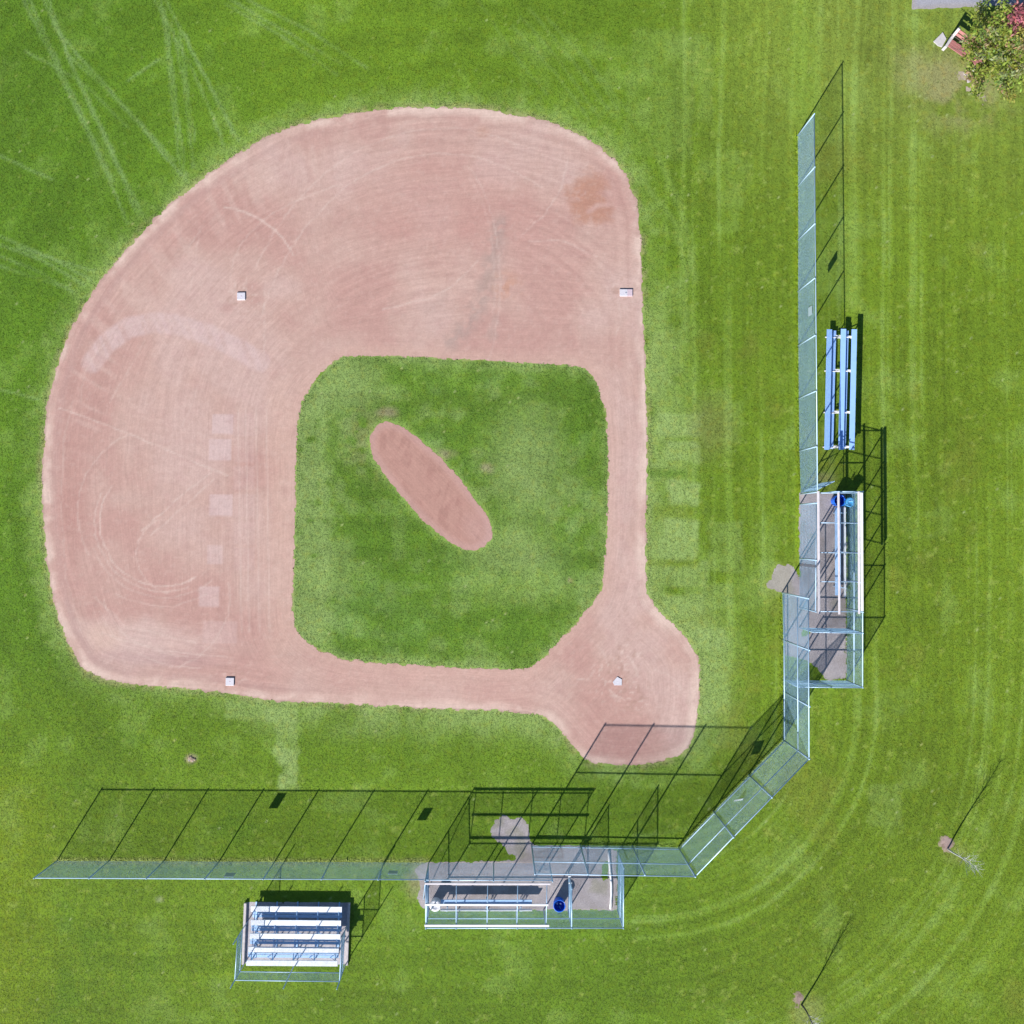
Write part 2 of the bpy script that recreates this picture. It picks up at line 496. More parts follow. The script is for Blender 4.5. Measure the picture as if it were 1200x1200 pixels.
# ---- clay of the infield
def paint_infield(px, py, X, Y, do, dh):
    base = np.tile(np.array([[0.405, 0.268, 0.240]]), (len(px), 1))
    big = fbm(X * .35, Y * .35, 31, 3)
    base = mixc(base, (0.37, 0.215, 0.195), sstep(.42, .72, big) * .75)
    base = mixc(base, (0.43, 0.30, 0.28), sstep(.5, .25, big) * .75)
    # rake and drag marks follow the grass edges
    k = 1.0
    drag = dh + .35 * fbm(X * .3, Y * .3, 3, 2)
    s1 = vnoise(drag * 9, (X + Y) * .12, 5) - .5
    s2 = vnoise(drag * 22, (X - Y) * .2, 6) - .5
    s3 = vnoise(do * 7 + fbm(X * .4, Y * .4, 8, 2), (X + Y) * .15, 9) - .5
    near_out = sstep(3.5, 1.0, do)
    far_in = sstep(.4, 2.2, dh)
    streak = (s1 * .5 + s2 * .5) * (1 - near_out) + s3 * near_out
    # tractor swirls on the upper part
    r2 = np.hypot(px - 520 + 40 * (fbm(X * .2, Y * .2, 304, 3) - .5), (py - 420) * 1.35)
    sw = vnoise(r2 * .32, px * .006, 12) - .5
    up = sstep(400, 340, py) * sstep(330, 430, px) * sstep(740, 690, px)
    r3 = np.hypot(px - 185 + 30 * (fbm(X * .22, Y * .22, 301, 3) - .5), (py - 650) * .72 + 46 * (fbm(X * .2 + 5, Y * .2, 302, 3) - .5))
    sw2 = (vnoise(r3 * .50, px * .02 + py * .016, 13) - .5) * sstep(.25, .6, fbm(X * .4, Y * .4, 303, 3)) * sstep(25, 70, r3)
    lf = sstep(270, 230, px) * sstep(440, 500, py)
    streak = streak * (1 - .7 * np.maximum(up, lf)) + sw * up * .9 + sw2 * lf * .75
    base = base * (1 + streak[:, None] * np.array([[.15, .18, .18]]) * (.45 + .55 * far_in)[:, None])
    # short scrapes across the outer rim, upper left
    ang = np.arctan2(py - 560, px - 520)
    sc = vnoise(ang * 60 + do * .9, do * .5, 15)
    rim = sstep(3.2, 2.2, do) * sstep(.35, .8, do) * sstep(560, 500, py) * sstep(480, 380, px)
    base = mixc(base, (0.34, 0.20, 0.18), sstep(.55, .78, sc) * rim * (.14 + .30 * sstep(.4, .6, big)))
    base = mixc(base, (0.47, 0.34, 0.31), sstep(.42, .2, sc) * rim * .3)
    # paler crumbly lip along both edges, smooth peach running lanes
    lip = sstep(.60, .10, do + .5 * (fbm(X * .9, Y * .9, 22, 3) - .5)) * (.25 + .75 * sstep(.35, .62, fbm(X * 1.1, Y * 1.1, 21, 4)))
    base = mixc(base, (0.53, 0.40, 0.36), lip * .85)
    base = mixc(base, (0.30, 0.20, 0.17), sstep(.07, .02, np.minimum(do, dh)) * .6)  # thin shadow line along the clay edges, painted into the colour
    lip2 = sstep(.8, .1, dh)
    base = mixc(base, (0.435, 0.285, 0.25), lip2 * .6)
    lane = sstep(300, 325, px) * sstep(352, 330, px) * sstep(420, 470, py) * sstep(800, 740, py)
    base = mixc(base, (0.44, 0.29, 0.25), lane * .55)
    lane2 = sstep(770, 790, py) * sstep(835, 820, py) * sstep(340, 420, px) * sstep(660, 600, px)
    base = mixc(base, (0.44, 0.285, 0.255), lane2 * .45)
    nearo = sstep(.9, .6, do) * sstep(.3, .55, do) * sstep(420, 330, px)
    base = mixc(base, (0.36, 0.235, 0.22), nearo * .35)
    n1 = fbm(X * 1.1, Y * 1.1, 44, 4)
    n2 = fbm(X * 3.5, Y * 3.5, 45, 4)
    def dark(m, c, a):
        nonlocal base
        base = mixc(base, c, np.clip(m, 0, 1) * a)
    red = (0.33, 0.165, 0.13)
    # damp red patch behind first base, its pale bite, and smaller red stains
    m = ell_mask(px + (n2 - .5) * 26, py + (n1 - .5) * 26, 688, 225, 20, 20, .45) + ell_mask(px + (n2 - .5) * 22, py + (n1 - .5) * 20, 696, 250, 22, 14, .45)
    dark(np.clip(m, 0, 1) * sstep(.2, .5, n2 + .15), (0.34, 0.175, 0.13), .85)
    dark(line_mask(px, py, [(690, 248), (700, 241), (712, 240)], 5, 3), (0.42, 0.27, 0.25), .7)
    dark(ell_mask(px, py, 520, 240, 90, 55, .7), (0.37, 0.20, 0.18), .45)
    dark(ell_mask(px, py, 84, 585, 16, 60, .6), (0.34, 0.185, 0.165), .55)
    dark(ell_mask(px, py, 88, 515, 18, 10, .6), (0.35, 0.20, 0.18), .4)
    dark(ell_mask(px, py, 590, 335, 18, 14, .8) * sstep(.4, .6, n2), (0.40, 0.21, 0.15), .6)
    dark(ell_mask(px, py, 566, 155, 7, 6, .8), (0.35, 0.20, 0.16), .6)
    dark(ell_mask(px + (n2 - .5) * 30, py + (n1 - .5) * 20, 715, 835, 45, 40, .6), (0.36, 0.205, 0.185), .55)
    dark(ell_mask(px, py, 735, 870, 50, 20, .6), (0.36, 0.195, 0.18), .5)
    for cx, cy in ((297, 336), (268, 360), (301, 352)):
        dark(ell_mask(px, py, cx, cy, 8, 5, .8), (0.35, 0.20, 0.185), .45)
    # greyish smear
    dark(line_mask(px + (n2 - .5) * 16, py, [(588, 262), (580, 300), (572, 335), (562, 360), (545, 385), (530, 400)], 13, 12) * sstep(.35, .65, n2 + .10), (0.285, 0.215, 0.20), .6)
    dark(line_mask(px + (n2 - .5) * 14, py, [(580, 375), (575, 395)], 8, 6), (0.33, 0.24, 0.22), .5)
    dark(line_mask(px + (n2 - .5) * 14, py, [(520, 345), (500, 365)], 8, 6), (0.34, 0.24, 0.22), .4)
    # pale drag band and pale mats near the running lane
    pale = (0.455, 0.335, 0.335)
    band = line_mask(px, py, [(108, 425), (125, 402), (150, 384), (180, 378), (205, 380), (245, 392), (285, 412), (304, 424)], 24, 3)
    comb = .6 + .4 * sstep(.3, .7, vnoise((px - py * .4) * .32, py * .02, 51))
    dark(band * comb, pale, .75)
    for cx, cy, w, h, a in ((261, 497, 25, 23, .8), (258, 527, 26, 25, .85), (259, 592, 27, 25, .8), (252, 650, 18, 22, .55), (245, 699, 24, 24, .6), (258, 741, 40, 26, .3)):
        dark(box_mask(px, py, cx, cy, w, h, 1.2, 1), pale, a)
    for cy in (498, 528, 560, 592, 625, 655):
        dark(box_mask(px, py, 286, cy, 24, 27, 1.5), (0.425, 0.29, 0.275), .45)
    dark(ell_mask(px + (n2 - .5) * 20, py + (n1 - .5) * 20, 175, 745, 85, 18, .5, 6), (0.46, 0.335, 0.315), .6)
    dark(ell_mask(px, py, 122, 745, 20, 14, .5, 20), (0.47, 0.33, 0.285), .6)
    dark(ell_mask(px, py, 190, 772, 60, 9, .7, 3), (0.35, 0.235, 0.235), .5)
    dark(line_mask(px, py, [(78, 705), (92, 745), (112, 775), (150, 790)], 5, 4), (0.34, 0.225, 0.21), .6)
    # thin pale tyre lines
    thin = (0.50, 0.385, 0.355)
    lines = [
        (arc_pts(192, 612, 75, 60, 215), 1.0, .75), (arc_pts(192, 612, 81, 70, 205), 1.0, .6), (arc_pts(192, 612, 88, 50, 160), 1.0, .4),
        (arc_pts(205, 650, 45, 100, 250), .9, .5), (arc_pts(188, 600, 97, 150, 250), .9, .45), (arc_pts(190, 605, 105, 60, 120), .9, .4), (arc_pts(230, 690, 110, 95, 170, ry=80), 1.0, .5), (arc_pts(235, 695, 122, 90, 165, ry=88), 1.0, .4), (arc_pts(150, 700, 120, -10, 60, ry=95), .9, .4), (arc_pts(185, 470, 90, 180, 300, ry=95), .9, .35), ([(120, 742), (190, 762), (265, 770)], 1.2, .5), ([(110, 700), (150, 735), (230, 752)], 1.0, .45), ([(70, 478), (160, 512), (268, 558)], .9, .7),
        ([(166, 622), (215, 578), (248, 553)], .9, .7), ([(178, 626), (225, 585), (250, 563)], .9, .6),
        (arc_pts(240, 330, 110, -78, -20, ry=90), 1.2, .8), (arc_pts(520, 330, 66, -65, 40, ry=150), 1.0, .4),
        (arc_pts(520, 330, 60, -60, 20, ry=140), .9, .25), ([(560, 305), (530, 335), (500, 352), (450, 362)], 1.2, .6),
        ([(665, 190), (658, 220), (640, 250), (612, 275)], 1.0, .5), ([(310, 330), (310, 420)], 1.0, .45),
        ([(222, 290), (235, 270), (222, 345)], 1.0, .4), (arc_pts(520, 480, 230, 200, 300, ry=300), 1.0, .5), (arc_pts(520, 480, 255, 210, 290, ry=330), 1.0, .4),
        ([(620, 283), (660, 283), (700, 300)], 1.2, .5), ([(720, 395), (728, 380), (725, 352)], 1.0, .4),
        ([(712, 778), (708, 765), (700, 757)], 1.0, .35), (arc_pts(760, 830, 45, -80, -30), 1.0, .6), ([(736, 770), (745, 783), (748, 794)], 1.0, .7),
        ([(714, 808), (722, 815), (732, 820)], 1.0, .6), ([(678, 796), (690, 797)], 1.3, .7), (arc_pts(470, 330, 200, 170, 250, ry=120), .9, .4),
        ([(85, 470), (75, 520), (72, 600), (78, 680), (95, 740)], 1.4, .3), ([(215, 500), (240, 430), (262, 400)], .9, .3), ([(170, 400), (130, 470)], .9, .3)]
    for p, w, a in lines:
        dark(line_mask(px + (n2 - .5) * 5, py + (n1 - .5) * 5, p, w, 1.4) * (.5 + .5 * sstep(.35, .55, n2)), thin, a * .85)
    for p, w, a in [([(x, 480), (x + 4, 740)], .8, .35) for x in (279, 288, 300, 312)]:
        dark(line_mask(px, py, p, w, 1.3), thin, a)
    # cleat scuffs round the bases and in front of the plate
    near = np.zeros_like(px)
    for bx_, by_, rr_ in ((283, 347, 34), (730, 343, 30), (270, 798, 30), (718, 796, 44), (735, 770, 30), (745, 815, 34)):
        near = np.maximum(near, sstep(rr_, rr_ * .2, np.hypot(px - bx_, py - by_)))
    near = np.maximum(near, .25)
    dark(sstep(.66, .82, vnoise(X * 6.5, Y * 6.5, 62)) * near, (0.31, 0.195, 0.165), .55)
    dark(sstep(.70, .85, vnoise(X * 7.5 + 3, Y * 7.5, 63)) * near, (0.50, 0.38, 0.35), .5)
    grit = vnoise(X * 11, Y * 11, 61)
    base = base * (1 + (grit - .5)[:, None] * .07)
    return np.clip(base * np.array([[1.04, 1.045, 1.00]]), .05, .6)

paint_strip = lambda px, py, X, Y, do, dh: np.clip(
    mixc(mixc(np.tile(np.array([[0.365, 0.208, 0.172]]), (len(px), 1)), (0.25, 0.125, 0.105), sstep(.5, .7, fbm((X + Y) * 1.3 + .8 * (X - Y), (X - Y) * 2.8 + .9 * (X + Y), 71, 5)) * .32 * sstep(.15, .5, do)),
         (0.41, 0.26, 0.235), sstep(.45, .1, do) * .5 + .35 * ell_mask(px, py, 562, 622, 14, 22, .6, -35)), .05, .6)

infield = sheet_from_outline('infield_clay', smooth_poly(INFIELD, 2), [smooth_poly(DIAMOND, 1)], 0.07, 0.004, M['dirt'], paint_infield, 0.12, 2.8, 3)
strip = sheet_from_outline('pitching_strip', smooth_poly(STRIP, 1), [], 0.05, 0.004, M['dirt'], paint_strip, 0.07, 3.0, 4)

def paint_gravel(px, py, X, Y, do, dh):
    b = np.tile(np.array([[0.335, 0.303, 0.315]]), (len(px), 1))
    n = fbm(X * 1.3, Y * 1.3, 81, 4)
    b = mixc(b, (0.26, 0.225, 0.215), sstep(.5, .75, n) * .7)
    b = mixc(b, (0.40, 0.36, 0.355), sstep(.5, .25, n) * .6)
    b = mixc(b, (0.20, 0.20, 0.12), sstep(.62, .75, fbm(X * .8 + 3, Y * .8, 82, 4)) * .45)
    b = mixc(b, (0.28, 0.25, 0.23), sstep(.2, .03, do) * .4)
    return b

sheet_from_outline('dugout_gravel', GRAVEL_B, [[(706, 1013), (712, 1008), (713, 1030), (705, 1035)]], 0.07, 0.005, M['gravel'], paint_gravel, 0.10, 3.2, 6)
sheet_from_outline('dugout_gravel', GRAVEL_R, [[(940, 735), (952, 736), (948, 744), (939, 743)]], 0.07, 0.005, M['gravel'], paint_gravel, 0.10, 3.2, 7)

def paint_pad(px, py, X, Y, do, dh):
    b = np.tile(np.array([[0.42, 0.395, 0.42]]), (len(px), 1))
    return mixc(b, (0.33, 0.30, 0.31), sstep(.45, .7, fbm(X * 1.6, Y * 1.6, 83, 4)) * .7)
sheet_from_outline('gravel_pad', PAD, [], 0.08, 0.006, M['gravel'], paint_pad, 0.03, 3, 8)

def paint_path(px, py, X, Y, do, dh):
    b = np.tile(np.array([[0.26, 0.265, 0.325]]), (len(px), 1))
    b = mixc(b, (0.30, 0.30, 0.345), sstep(.45, .7, fbm(X * .8, Y * .8, 84, 4)))
    return mixc(b, (0.30, 0.26, 0.23), sstep(.3, .05, do) * .5)
sheet_from_outline('footpath', PATH, [], 0.1, 0.005, M['gravel'], paint_path, 0.06, 2.5, 9)

def paint_mulch(px, py, X, Y, do, dh):
    b = np.tile(np.array([[0.26, 0.185, 0.175]]), (len(px), 1))
    b = mixc(b, (0.18, 0.13, 0.10), sstep(.5, .65, fbm(X * 6, Y * 6, 85, 3)) * .8)
    b = mixc(b, (0.37, 0.28, 0.25), sstep(.5, .35, fbm(X * 5 + 7, Y * 5, 86, 3)) * .6)
    return mixc(b, (0.22, 0.21, 0.10), sstep(.14, .02, do) * .6)
MULCH1 = [(1109 + 9 * math.cos(a), 988.5 + 10 * math.sin(a)) for a in np.linspace(0, 2 * math.pi, 16)[:-1]]
MULCH2 = [(936.5 + 6 * math.cos(a) + .1 * 0, 1170 + 9 * math.sin(a)) for a in np.linspace(0, 2 * math.pi, 16)[:-1]]
sheet_from_outline('mulch_ring', MULCH1, [], 0.05, 0.006, M['gravel'], paint_mulch, 0.20, 3.5, 10, relief=.03)
sheet_from_outline('mulch_ring', MULCH2, [], 0.05, 0.006, M['gravel'], paint_mulch, 0.20, 3.5, 11, relief=.03)
BARE = [(1126, 78), (1134, 88), (1140, 98), (1150, 106), (1154, 114), (1146, 117), (1136, 112), (1129, 104), (1126, 94), (1122, 86)]
sheet_from_outline('bare_soil', BARE, [], 0.06, 0.005, M['gravel'],
                   lambda px, py, X, Y, do, dh: mixc(np.tile(np.array([[0.36, 0.30, 0.255]]), (len(px), 1)), (0.25, 0.24, 0.13), sstep(.4, .65, fbm(X * 3, Y * 3, 87, 4)) * .8), 0.55, 3.0, 12)

# ---- lawn: one sheet that runs to the horizon, fine in the middle
ax = np.concatenate([-np.geomspace(900, 27, 26)[:-1], np.arange(-27, 27.001, 0.1), np.geomspace(27, 900, 26)[1:]])
LX, LY = np.meshgrid(ax, ax, indexing='xy')
nL = len(ax)
idx = np.arange(nL * nL).reshape(nL, nL)
quads = np.stack([idx[:-1, :-1], idx[:-1, 1:], idx[1:, 1:], idx[1:, :-1]], -1).reshape(-1, 4)
lx, ly = LX.ravel(), LY.ravel()
lpx, lpy = to_survey(lx, ly)

def paint_lawn(px, py, X, Y):
    n = len(px)
    big = fbm(X * .16, Y * .16, 101, 4)
    mid = fbm(X * .7, Y * .7, 102, 4)
    fin = fbm(X * 2.4, Y * 2.4, 103, 4)
    green = np.array((0.100, 0.186, 0.011)); warm = np.array((0.126, 0.196, 0.012)); deep = np.array((0.072, 0.158, 0.010))
    palec = np.array((0.195, 0.300, 0.072)); dry = np.array((0.29, 0.255, 0.15))
    c = np.tile(green[None], (n, 1))
    # west deeper, east and south-west corner warmer: lens gradient painted into the turf
    c = mixc(c, deep, sstep(420, 60, px) * sstep(880, 700, py) * .8)
    c = mixc(c, warm, sstep(700, 980, px) * .55 + sstep(860, 1000, py) * sstep(650, 300, px) * .3)
    c = mixc(c, (0.165, 0.225, 0.005), sstep(110, 0, px) * sstep(860, 950, py) * .35)
    c = mixc(c, (0.19, 0.255, 0.045), sstep(720, 1000, px) * sstep(330, 60, py) * .6)
    c = c * (1 + (big - .5)[:, None] * .30 + (mid - .5)[:, None] * .26 + (fin - .5)[:, None] * .22)
    c = mixc(c, palec, sstep(.58, .8, mid) * .28)
    # mowing bands run parallel to the fences and bend round the backstop corner
    cx, cy, R = 760.0, 830.0, 176.0
    u = px - cx; v = py - cy
    q = np.where((u > 0) & (v > 0), np.hypot(u, v), np.maximum(u, v))
    wq = q + 16 * (fbm(X * .08, Y * .08, 104, 3) - .5) + 3 * (fbm(X * .5, Y * .5, 124, 3) - .5)
    bands = vnoise(wq * .075, (px + py) * .0015, 105) * .32 + vnoise(wq * .21, (px + py) * .002, 106) * .40 + vnoise(wq * .42, (px + py) * .004, 126) * .28
    se_zone = np.clip(sstep(745, 800, px) + sstep(880, 930, py), 0, 1) * sstep(0, 40, q)
    amp = np.where(px > 740, .62, .34)
    c = c * (1 + ((bands - .5) * amp * se_zone)[:, None])
    c = mixc(c, palec, sstep(.56, .74, bands) * se_zone * (.20 + .28 * sstep(.4, .65, mid)) * (px > 740))
    # outfield bands follow the clay edge
    r = np.hypot(px - 500, py - 560)
    ob = vnoise(r * .10 + 2 * mid, np.arctan2(py - 560, px - 500) * 1.3, 107)
    out = sstep(430, 470, r) * (1 - se_zone)
    c = c * (1 + ((ob - .5) * .20 * out)[:, None])
    def on(m, col, a):
        nonlocal c
        c = mixc(c, col, np.clip(m, 0, 1) * a)
    d_in = sdf(px, py, INFIELD)
    d_di = sdf(px, py, DIAMOND)
    ins = d_di < 0
    ragged = (fin - .5) * 22 + (mid - .5) * 16
    # thin dusty turf beside the clay
    on(np.where(ins, 0, sstep(32, 3, d_in + ragged * 1.3)) * (.35 + .65 * sstep(.35, .6, mid)), palec, .75)
    on(np.where(ins, 0, sstep(9, 0, d_in + ragged * .4)) * sstep(.35, .6, fin + .05), (0.27, 0.255, 0.125), .55)
    east = sstep(740, 760, px) * sstep(905, 830, px) * sstep(300, 420, py) * sstep(860, 780, py)
    on(sstep(80, 10, d_in + ragged) * east * sstep(.3, .55, mid + .1), (0.205, 0.30, 0.085), .7)
    south = sstep(800, 830, py) * sstep(905, 850, py) * sstep(250, 330, px)
    on(sstep(60, 5, d_in + ragged) * south * sstep(.3, .55, mid + .1), (0.20, 0.295, 0.085), .65)
    # inner diamond: mottled, pale along its west side and in the middle
    ins = d_di < 0
    mm = fbm(X * 1.1, Y * 1.1, 110, 4)
    c = np.where(ins[:, None], c * np.array([[.93, .97, 1.6]]), c)
    pl2 = (0.190, 0.280, 0.085)
    def inn(m, col, a):
        on(np.where(ins, m, 0), col, a)
    inn(sstep(-22, -2, d_di + ragged * .8), palec, .35)
    inn(sstep(.50, .74, mm), pl2, .45)
    inn(sstep(.50, .30, mm), (0.072, 0.150, 0.014), .7)
    pl2 = (0.190, 0.280, 0.085)
    inn(box_mask(px + (fin - .5) * 20, py, 366, 600, 44, 310, 9) * sstep(.3, .55, fin + .12), pl2, .7)
    inn(sstep(-12, -2, d_di + ragged * .5) * sstep(.35, .6, mid + .08), pl2, .45)
    inn(ell_mask(px + ragged, py, 400, 450, 46, 34, .6), pl2, .75)
    inn(ell_mask(px + ragged, py - ragged, 615, 545, 40, 60, .7), pl2, .7)
    inn(ell_mask(px + ragged, py - ragged, 595, 650, 60, 30, .7), pl2, .65)
    inn(ell_mask(px + ragged, py + ragged, 620, 690, 80, 18, .7), palec, .45)
    inn(box_mask(px, py, 395, 665, 40, 70, 8), pl2, .5)
    inn(ell_mask(px, py, 440, 520, 30, 40, .8, -40) * sstep(.4, .6, fin), dry, .35)
    inn(box_mask(px, py, 480, 640, 130, 120, 30), deep, .45)
    inn(box_mask(px, py, 560, 735, 210, 40, 14), deep, .4)
    inn(ell_mask(px, py, 690, 500, 26, 50, .6), deep, .45)
    bandsd = vnoise(py * .09 + mid * 2, px * .004, 111)
    c = np.where(ins[:, None], c * (1 + (bandsd - .5)[:, None] * .22), c)
    bandsx = vnoise(px * .09 + mid * 2, py * .004, 114)
    c = np.where(ins[:, None], c * (1 + (bandsx - .5)[:, None] * .16), c)
    for ex, ey, rx, ry in ((457, 482, 11, 6), (520, 534, 12, 5), (572, 549, 7, 5), (666, 682, 3, 2.5)):
        inn(ell_mask(px + (fin - .5) * 14, py + (mid - .5) * 10, ex, ey, rx, ry, .8), (0.27, 0.22, 0.15), .6)
    inn(sstep(9, 1, np.abs(sdf(px, py, STRIP)) + ragged * .4), palec, .55)
    # pale rectangles of matted turf
    for bx, by, w, h, a in ((796, 498, 48, 26, .6), (800, 530, 40, 24, .6), (803, 577, 38, 26, .62), (800, 620, 40, 24, .6), (795, 643, 46, 24, .55), (803, 672, 56, 26, .42), (800, 708, 50, 26, .36), (815, 738, 30, 22, .35), (852, 640, 40, 60, .22),
                            (832, 748, 36, 24, .6), (838, 790, 30, 90, .35), (300, 832, 70, 22, .35), (335, 868, 26, 50, .5), (338, 902, 22, 46, .62), (330, 838, 40, 16, .5),
                            (1038, 945, 40, 50, .16), (775, 110, 80, 150, .11), (905, 680, 26, 40, .3), (840, 700, 40, 30, .25)):
        on((.55 + .45 * sstep(.3, .6, fin)) * box_mask(px + (fin - .5) * 12, py + (mid - .5) * 12, bx, by, w, h, 2.6, 4 if 760 < bx < 850 and by < 700 else 0), (0.215, 0.315, 0.095), min(1, a * 1.45))
    on(box_mask(px, py, 782, 555, 45, 10, 3, 4), deep, .6)
    on(box_mask(px, py, 790, 600, 50, 14, 4, 4), (0.125, 0.19, 0.012), .5)
    on(box_mask(px, py, 790, 660, 60, 9, 3, 2), (0.125, 0.19, 0.012), .5)
    on(ell_mask(px, py, 835, 500, 24, 34, .7), (0.15, 0.155, 0.055), .45)
    # wheel tracks in the outfield
    tr = np.array((0.20, 0.31, 0.115))
    T = [[(25, -5), (62, 70), (90, 130), (125, 205), (150, 262)], [(55, -5), (78, 62), (105, 125), (135, 190), (163, 255)], [(78, 62), (130, 110), (175, 160), (212, 205)],
         [(88, 62), (140, 118), (205, 188)], [(188, 0), (197, 70), (205, 140), (212, 200)], [(200, 25), (215, 90), (222, 150), (226, 195)],
         [(195, 0), (225, 60), (250, 110), (275, 160)], [(180, 0), (220, 70), (243, 120), (262, 170)], [(-5, 285), (50, 305), (100, 335)], [(-5, 298), (45, 318), (85, 342)],
         [(20, 290), (110, 318)], [(-5, 455), (45, 468)], [(270, 0), (340, 40), (400, 75)], [(610, 20), (655, 70), (700, 135)], [(640, 20), (690, 75), (725, 130)],
         [(680, 60), (735, 130)], [(150, 95), (185, 70)], [(32, -5), (70, 78), (98, 140), (132, 212)], [(48, -5), (85, 75), (112, 135), (142, 200), (170, 258)], [(70, 40), (122, 98), (168, 150), (218, 212)], [(192, 10), (202, 80), (210, 145), (218, 205)], [(205, 20), (232, 72), (256, 118), (280, 165)], [(210, 30), (219, 95), (228, 165)], [(-5, 275), (60, 302), (112, 332)], [(-5, 310), (70, 335)], [(265, 5), (330, 42), (395, 88)], [(290, 0), (360, 35), (430, 80)], [(620, 10), (672, 72), (712, 128)], [(600, 30), (650, 85), (690, 140)], [(-5, 180), (60, 210)], [(30, 60), (95, 95), (150, 150)], [(560, 0), (600, 60), (640, 110)]]
    for p in T:
        on(line_mask(px + (fin - .5) * 5, py, p, 1.4, 2.2) * (.35 + .65 * sstep(.25, .6, mid)), tr, .46 if p[0][0] < 500 else .16)
    for p in ([(745, 200), (790, 260), (805, 320), (800, 400)], [(770, 180), (800, 250), (815, 330)], [(752, 360), (800, 330), (815, 290)]):
        on(line_mask(px + (fin - .5) * 6, py, p, 5, 4), palec, .3)
    on(line_mask(px, py, [(935, 0), (940, 60), (945, 130)], 26, 20), (0.155, 0.265, 0.03), .5)
    on(line_mask(px, py, [(560, 330 - 999), (560, 331 - 999)], 1, 1), tr, 0)
    # unmown fringe under the fences
    fr = (0.22, 0.27, 0.06)
    on(line_mask(px + (fin - .5) * 5, py, [(934, 158), (934, 540), (936, 690)], 5, 3), (0.175, 0.275, 0.010), .7)
    on(line_mask(px, py + (fin - .5) * 6, [(66, 1009), (500, 1010)], 7, 4), fr, .75)
    on(line_mask(px, py + (fin - .5) * 4, [(915, 870), (795, 992)], 6, 4), (0.18, 0.26, 0.012), .6)
    on(line_mask(px + (fin - .5) * 4, py, [(916, 700), (915, 868)], 5, 4), (0.175, 0.265, 0.012), .6)
    # dry ground round the tree and the saplings, small bald spots
    on(ell_mask(px + ragged, py + ragged, 1122, 105, 52, 40, .7) * sstep(.35, .6, mid + .1), dry, .55)
    on(ell_mask(px + ragged, py, 1070, 75, 30, 20, .8), dry, .25)
    on(ell_mask(px + ragged * .5, py, 945, 1188, 18, 20, .7), (0.24, 0.27, 0.09), .55)
    on(ell_mask(px + ragged * .5, py, 1122, 1000, 14, 12, .7), (0.21, 0.24, 0.07), .45)
    on(ell_mask(px + (fin - .5) * 6, py, 225, 889, 6, 5, .6), (0.33, 0.27, 0.19), .8)
    on(ell_mask(px + ragged, py, 890, 690, 26, 26, .8), palec, .35)
    on(ell_mask(px + ragged, py, 487, 1030, 14, 20, .6), (0.27, 0.24, 0.15), .6)
    on(ell_mask(px + ragged * .5, py, 965, 560, 12, 6, .7), (0.25, 0.24, 0.13), .6)
    on(ell_mask(px + ragged * .4, py, 185, 1054, 4, 3, .8) , (.3, .32, .2), .5)
    # darker clover blotches in the outfield, clippings lying on the south-east turn
    on(sstep(.62, .8, fbm(X * .5 + 9, Y * .5, 115, 4)) * sstep(600, 300, px), deep, .4)
    on(sstep(.70, .84, fbm(X * 3.2, Y * 3.2, 116, 3)) * se_zone, (0.24, 0.32, 0.06), .5)
    on(sstep(.62, .8, fbm(X * .45 + 4, Y * .45, 117, 4)) * sstep(700, 900, px), (0.17, 0.19, 0.03), .35)
    st = vnoise(wq * .5, (px + py) * .05 + mid * 3, 119)
    c = c * (1 + ((st - .5) * .14 * (px > 740))[:, None])
    sp = RNG.random(n)
    c = mixc(c, (0.27, 0.36, 0.10), (sp > .992) * .35)
    c = mixc(c, (0.30, 0.36, 0.16), (sp > .999) * .55)
    c = mixc(c, (0.055, 0.12, 0.012), (sp < .006) * .4)
    c = c * (1 + (vnoise(X * 8, Y * 8, 118) - .5)[:, None] * .12)
    c = c * np.array([[1.10, 1.075, 1.08]])
    # turf beyond the surveyed field: same grass unworn, tuft shade put into its colour
    far = sstep(25.5, 27.5, np.maximum(np.abs(X), np.abs(Y)))
    lowf = fbm(X * .03, Y * .03, 201, 3)
    c = mixc(c, (0.086, 0.150, 0.012), far) * (1 + (far * (lowf - .5) * .35)[:, None])
    return np.clip(c, .004, .5)

lawn_me = np_mesh('lawn', np.stack([lx, ly, np.zeros_like(lx)], -1), quads)
lawn_tint = paint_lawn(lpx, lpy, lx, ly)
set_tint(lawn_me, lawn_tint)
lawn = link('lawn', lawn_me, M['grass'])
lawn['kind'] = 'structure'

